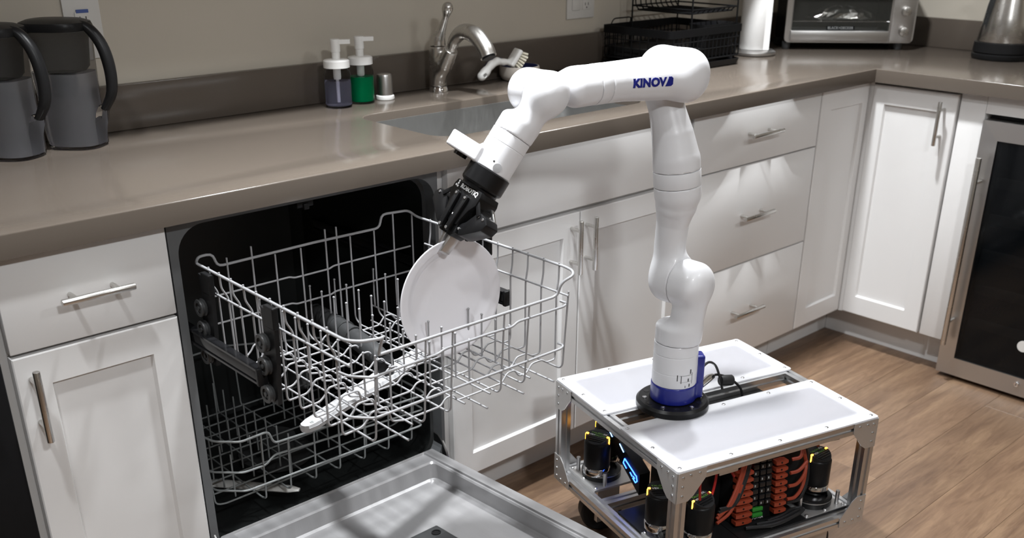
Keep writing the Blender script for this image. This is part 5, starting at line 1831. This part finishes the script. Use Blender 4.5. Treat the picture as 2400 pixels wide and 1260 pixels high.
# front frame
fo = rrect(W0, W1_, ZB_, ZT_ + 0.0, 0.016, 5)
fi = rrect(0.010, 0.340, ZB_ + 0.030, ZT_ - 0.02, 0.004, 5)
mb = MB()
n = len(fo)
for lpq, yy in ((fo, 0.0), (fi, 0.0), (fi, 0.012), (fo, 0.012)):
    mb.v += [(p[0], yy, p[1]) for p in lpq]
for a, b in ((0, 1), (1, 2), (2, 3), (3, 0)):
    mb.f += [(a * n + i, a * n + (i + 1) % n, b * n + (i + 1) % n, b * n + i) for i in range(n)]
fr = tl('front_frame', mb, 'steel')
pnl = tl('control_panel', MB().box(0.344, W1_ - 0.006, -0.004, 0.0, ZB_ + 0.004, ZT_ - 0.006, 0.0015), 'steel', smooth=True)
for zz in (0.0625, 0.129, 0.197):
    mb = MB().cyl((0.388, -0.0042, zz), (0.388, -0.022, zz), 0.0165, 0.015, 28, bev=0.0015)
    mb.box(0.3855, 0.3905, -0.0275, -0.020, zz - 0.014, zz + 0.014, 0.0015)
    tl('knob', mb, 'nickel', pnl, True)
# door
dr_ = tl('door_rail', MB().box(0.006, 0.338, -0.010, -0.001, ZB_ + 0.006, ZB_ + 0.040, 0.002), 'steel', smooth=True)
tl('door_glass', MB().box(0.008, 0.338, -0.006, -0.002, ZB_ + 0.041, ZT_ - 0.05), 'ovenglass')
tl('door_rail', MB().box(0.006, 0.338, -0.010, -0.001, ZT_ - 0.05, ZT_ - 0.022, 0.002), 'steel', smooth=True)
for x in (0.03, 0.31):
    pass
mb = MB().cyl((0.02, -0.040, ZT_ - 0.036), (0.325, -0.040, ZT_ - 0.036), 0.007, n=14)
for x in (0.04, 0.305):
    mb.cyl((x, -0.040, ZT_ - 0.036), (x, -0.010, ZT_ - 0.036), 0.005, n=10)
tl('door_handle', mb, 'steel', smooth=True)
tl('badge', MB().box(0.126, 0.222, -0.0068, -0.0061, 0.0665, 0.0795), 'blackmetal')
tb = text_mb('BLACK+DECKER', 0.0118, 0.0005, 0.0, 1.0)
tb.xf(basis(Vector((0.174, -0.0071, 0.073)), Vector((1, 0, 0)), Vector((0, 0, 1)), Vector((0, -1, 0))))
tl('badge_lettering', tb, 'txtgrey')
mb = MB()
for k in range(14):
    x = 0.02 + k * 0.0235
    mb.tube([(x, 0.012, 0.092), (x, 0.180, 0.092)], 0.0014, 5)
mb.tube([(0.005, 0.014, 0.092), (0.343, 0.014, 0.092)], 0.0022, 6)
tl('oven_rack', mb, 'chrome', smooth=True)
for zz, yy in ((0.21, 0.06), (0.21, 0.15), (0.056, 0.06), (0.056, 0.15)):
    tl('heating_bar', MB().cyl((0.004, yy, zz), (0.343, yy, zz), 0.004, n=8), 'txtgrey', smooth=True)
tl('crumb_tray', MB().box(0.008, 0.338, 0.016, 0.183, 0.0385, 0.041), 'steel')
for x, yy in ((0.0, 0.02), (0.383, 0.02), (0.0, 0.17), (0.383, 0.17)):
    tl('foot', MB().lathe([(0.012, 0.0), (0.0135, 0.002), (0.015, ZB_)], (x, yy, 0.0005), (0, 0, 1), 16), 'greyplastic', smooth=True)
# foil parcel on the oven rack
fo_ = thing('foil_parcel', 'crumpled foil parcel on the rack inside the toaster oven', 'foil parcel', tuple(TO + Matrix.Rotation(tr, 3, 'Z') @ Vector((0.19, 0.09, 0.094))), tr)
rs2 = random.Random(11)
mb = superloft([(0, 0, 0.0005, 0.10, 0.05, 0.9), (0.0, 0, 0.008, 0.115, 0.06, 0.9), (0.005, 0, 0.022, 0.10, 0.055, 0.9), (0.0, 0, 0.036, 0.070, 0.04, 0.9), (-0.005, 0, 0.044, 0.03, 0.018, 0.9)], 36)
mb.v = [(p[0] + rs2.uniform(-1, 1) * 0.005, p[1] + rs2.uniform(-1, 1) * 0.004, max(0.0005, p[2] + rs2.uniform(-1, 1) * 0.0035)) for p in mb.v]
mb.build('wrapped_foil', 'foil', fo_, local=True)

# kettle
kx, ky = 2.803, -0.155
t = thing('kettle', 'brushed steel electric kettle with black base and handle, on the right counter', 'kettle', (kx, ky, CT))
MB().lathe([(0.086, 0.0), (0.089, 0.004), (0.089, 0.016), (0.085, 0.019), (0.085, 0.021), (0.088, 0.023), (0.086, 0.052), (0.080, 0.0535)], (kx, ky, CT + 0.0005), (0, 0, 1), 48).build('black_base', 'blackplastic', t, True)
MB().lathe([(0.080, 0.0537), (0.081, 0.056), (0.070, 0.13), (0.058, 0.20), (0.054, 0.22), (0.050, 0.223)], (kx, ky, CT + 0.0005), (0, 0, 1), 48).build('steel_body', 'nickel', t, True)
MB().lathe([(0.054, 0.2235), (0.052, 0.234), (0.03, 0.242), (0.0005, 0.244)], (kx, ky, CT + 0.0005), (0, 0, 1), 40, False).build('lid', 'blackplastic', t, True)
hd = Vector((0.32, -0.947, 0))
pts = [(0.050, 0.225), (0.085, 0.228), (0.108, 0.200), (0.110, 0.150), (0.104, 0.10), (0.088, 0.062), (0.078, 0.045)]
MB().tube(spline([(kx + hd.x * a, ky + hd.y * a, CT + b) for a, b in pts], 5), [0.012] * 31, 12).build('handle', 'blackplastic', t, True)
MB().prism([(0.045, -0.016), (0.085, 0.0), (0.045, 0.016)], (kx, ky, CT + 0.195), (-0.5, 0.866, 0), (-0.866, -0.5, 0), (0, 0, 1), 0.0, 0.026).build('spout', 'blackplastic', t)
MB().prism([(0.070, -0.014), (0.0785, -0.012), (0.0685, 0.10), (0.060, 0.14), (0.052, 0.14)], (kx, ky, CT + 0.062), (-0.8, 0.6, 0), (0, 0, 1), (0.6, 0.8, 0), -0.012, 0.012).build('water_window', 'smoke', t)

# wall plates
def wall_plate(x0, x1, z0, z1, label, slots):
    t = thing('wall_plate', label, 'outlet', ((x0 + x1) / 2, YW, (z0 + z1) / 2), group='wall plates')
    MB().box(x0, x1, YW - 0.006, YW - 0.0004, z0, z1, 0.002).build('cover', 'outletwhite', t, True)
    for kind, x, zz in slots:
        if kind == 'rocker':
            MB().box(x - 0.0165, x + 0.0165, YW - 0.0095, YW - 0.0062, zz - 0.033, zz + 0.033, 0.0015).build('rocker_switch', 'outletwhite', t, True)
        else:
            s_ = MB().box(x - 0.0165, x + 0.0165, YW - 0.008, YW - 0.0062, zz - 0.033, zz + 0.033, 0.001).build('socket', 'outletwhite', t, True)
            for dz_ in (-0.018, 0.018):
                for dx in (-0.0063, 0.0063):
                    MB().box(x + dx - 0.0012, x + dx + 0.0012, YW - 0.0085, YW - 0.0079, zz + dz_ - 0.002, zz + dz_ + 0.006).build('slot', 'txtdark', s_)
                MB().cyl((x, YW - 0.0079, zz + dz_ - 0.008), (x, YW - 0.0085, zz + dz_ - 0.008), 0.0024, n=10).build('slot', 'txtdark', s_)
    return t


wall_plate(1.598, 1.716, 1.064, 1.178, 'white double wall plate with a switch and an outlet, left of the drying rack', [('rocker', 1.634, 1.121), ('socket', 1.680, 1.121)])
tq = wall_plate(0.112, 0.190, 1.078, 1.192 + 0.02, 'white single outlet plate on the wall behind the pitchers', [('socket', 0.151, 1.140)])
MB().box(0.138, 0.164, YW - 0.0086, YW - 0.0081, 1.171, 1.178).build('blue_tape', 'bluetape', tq)
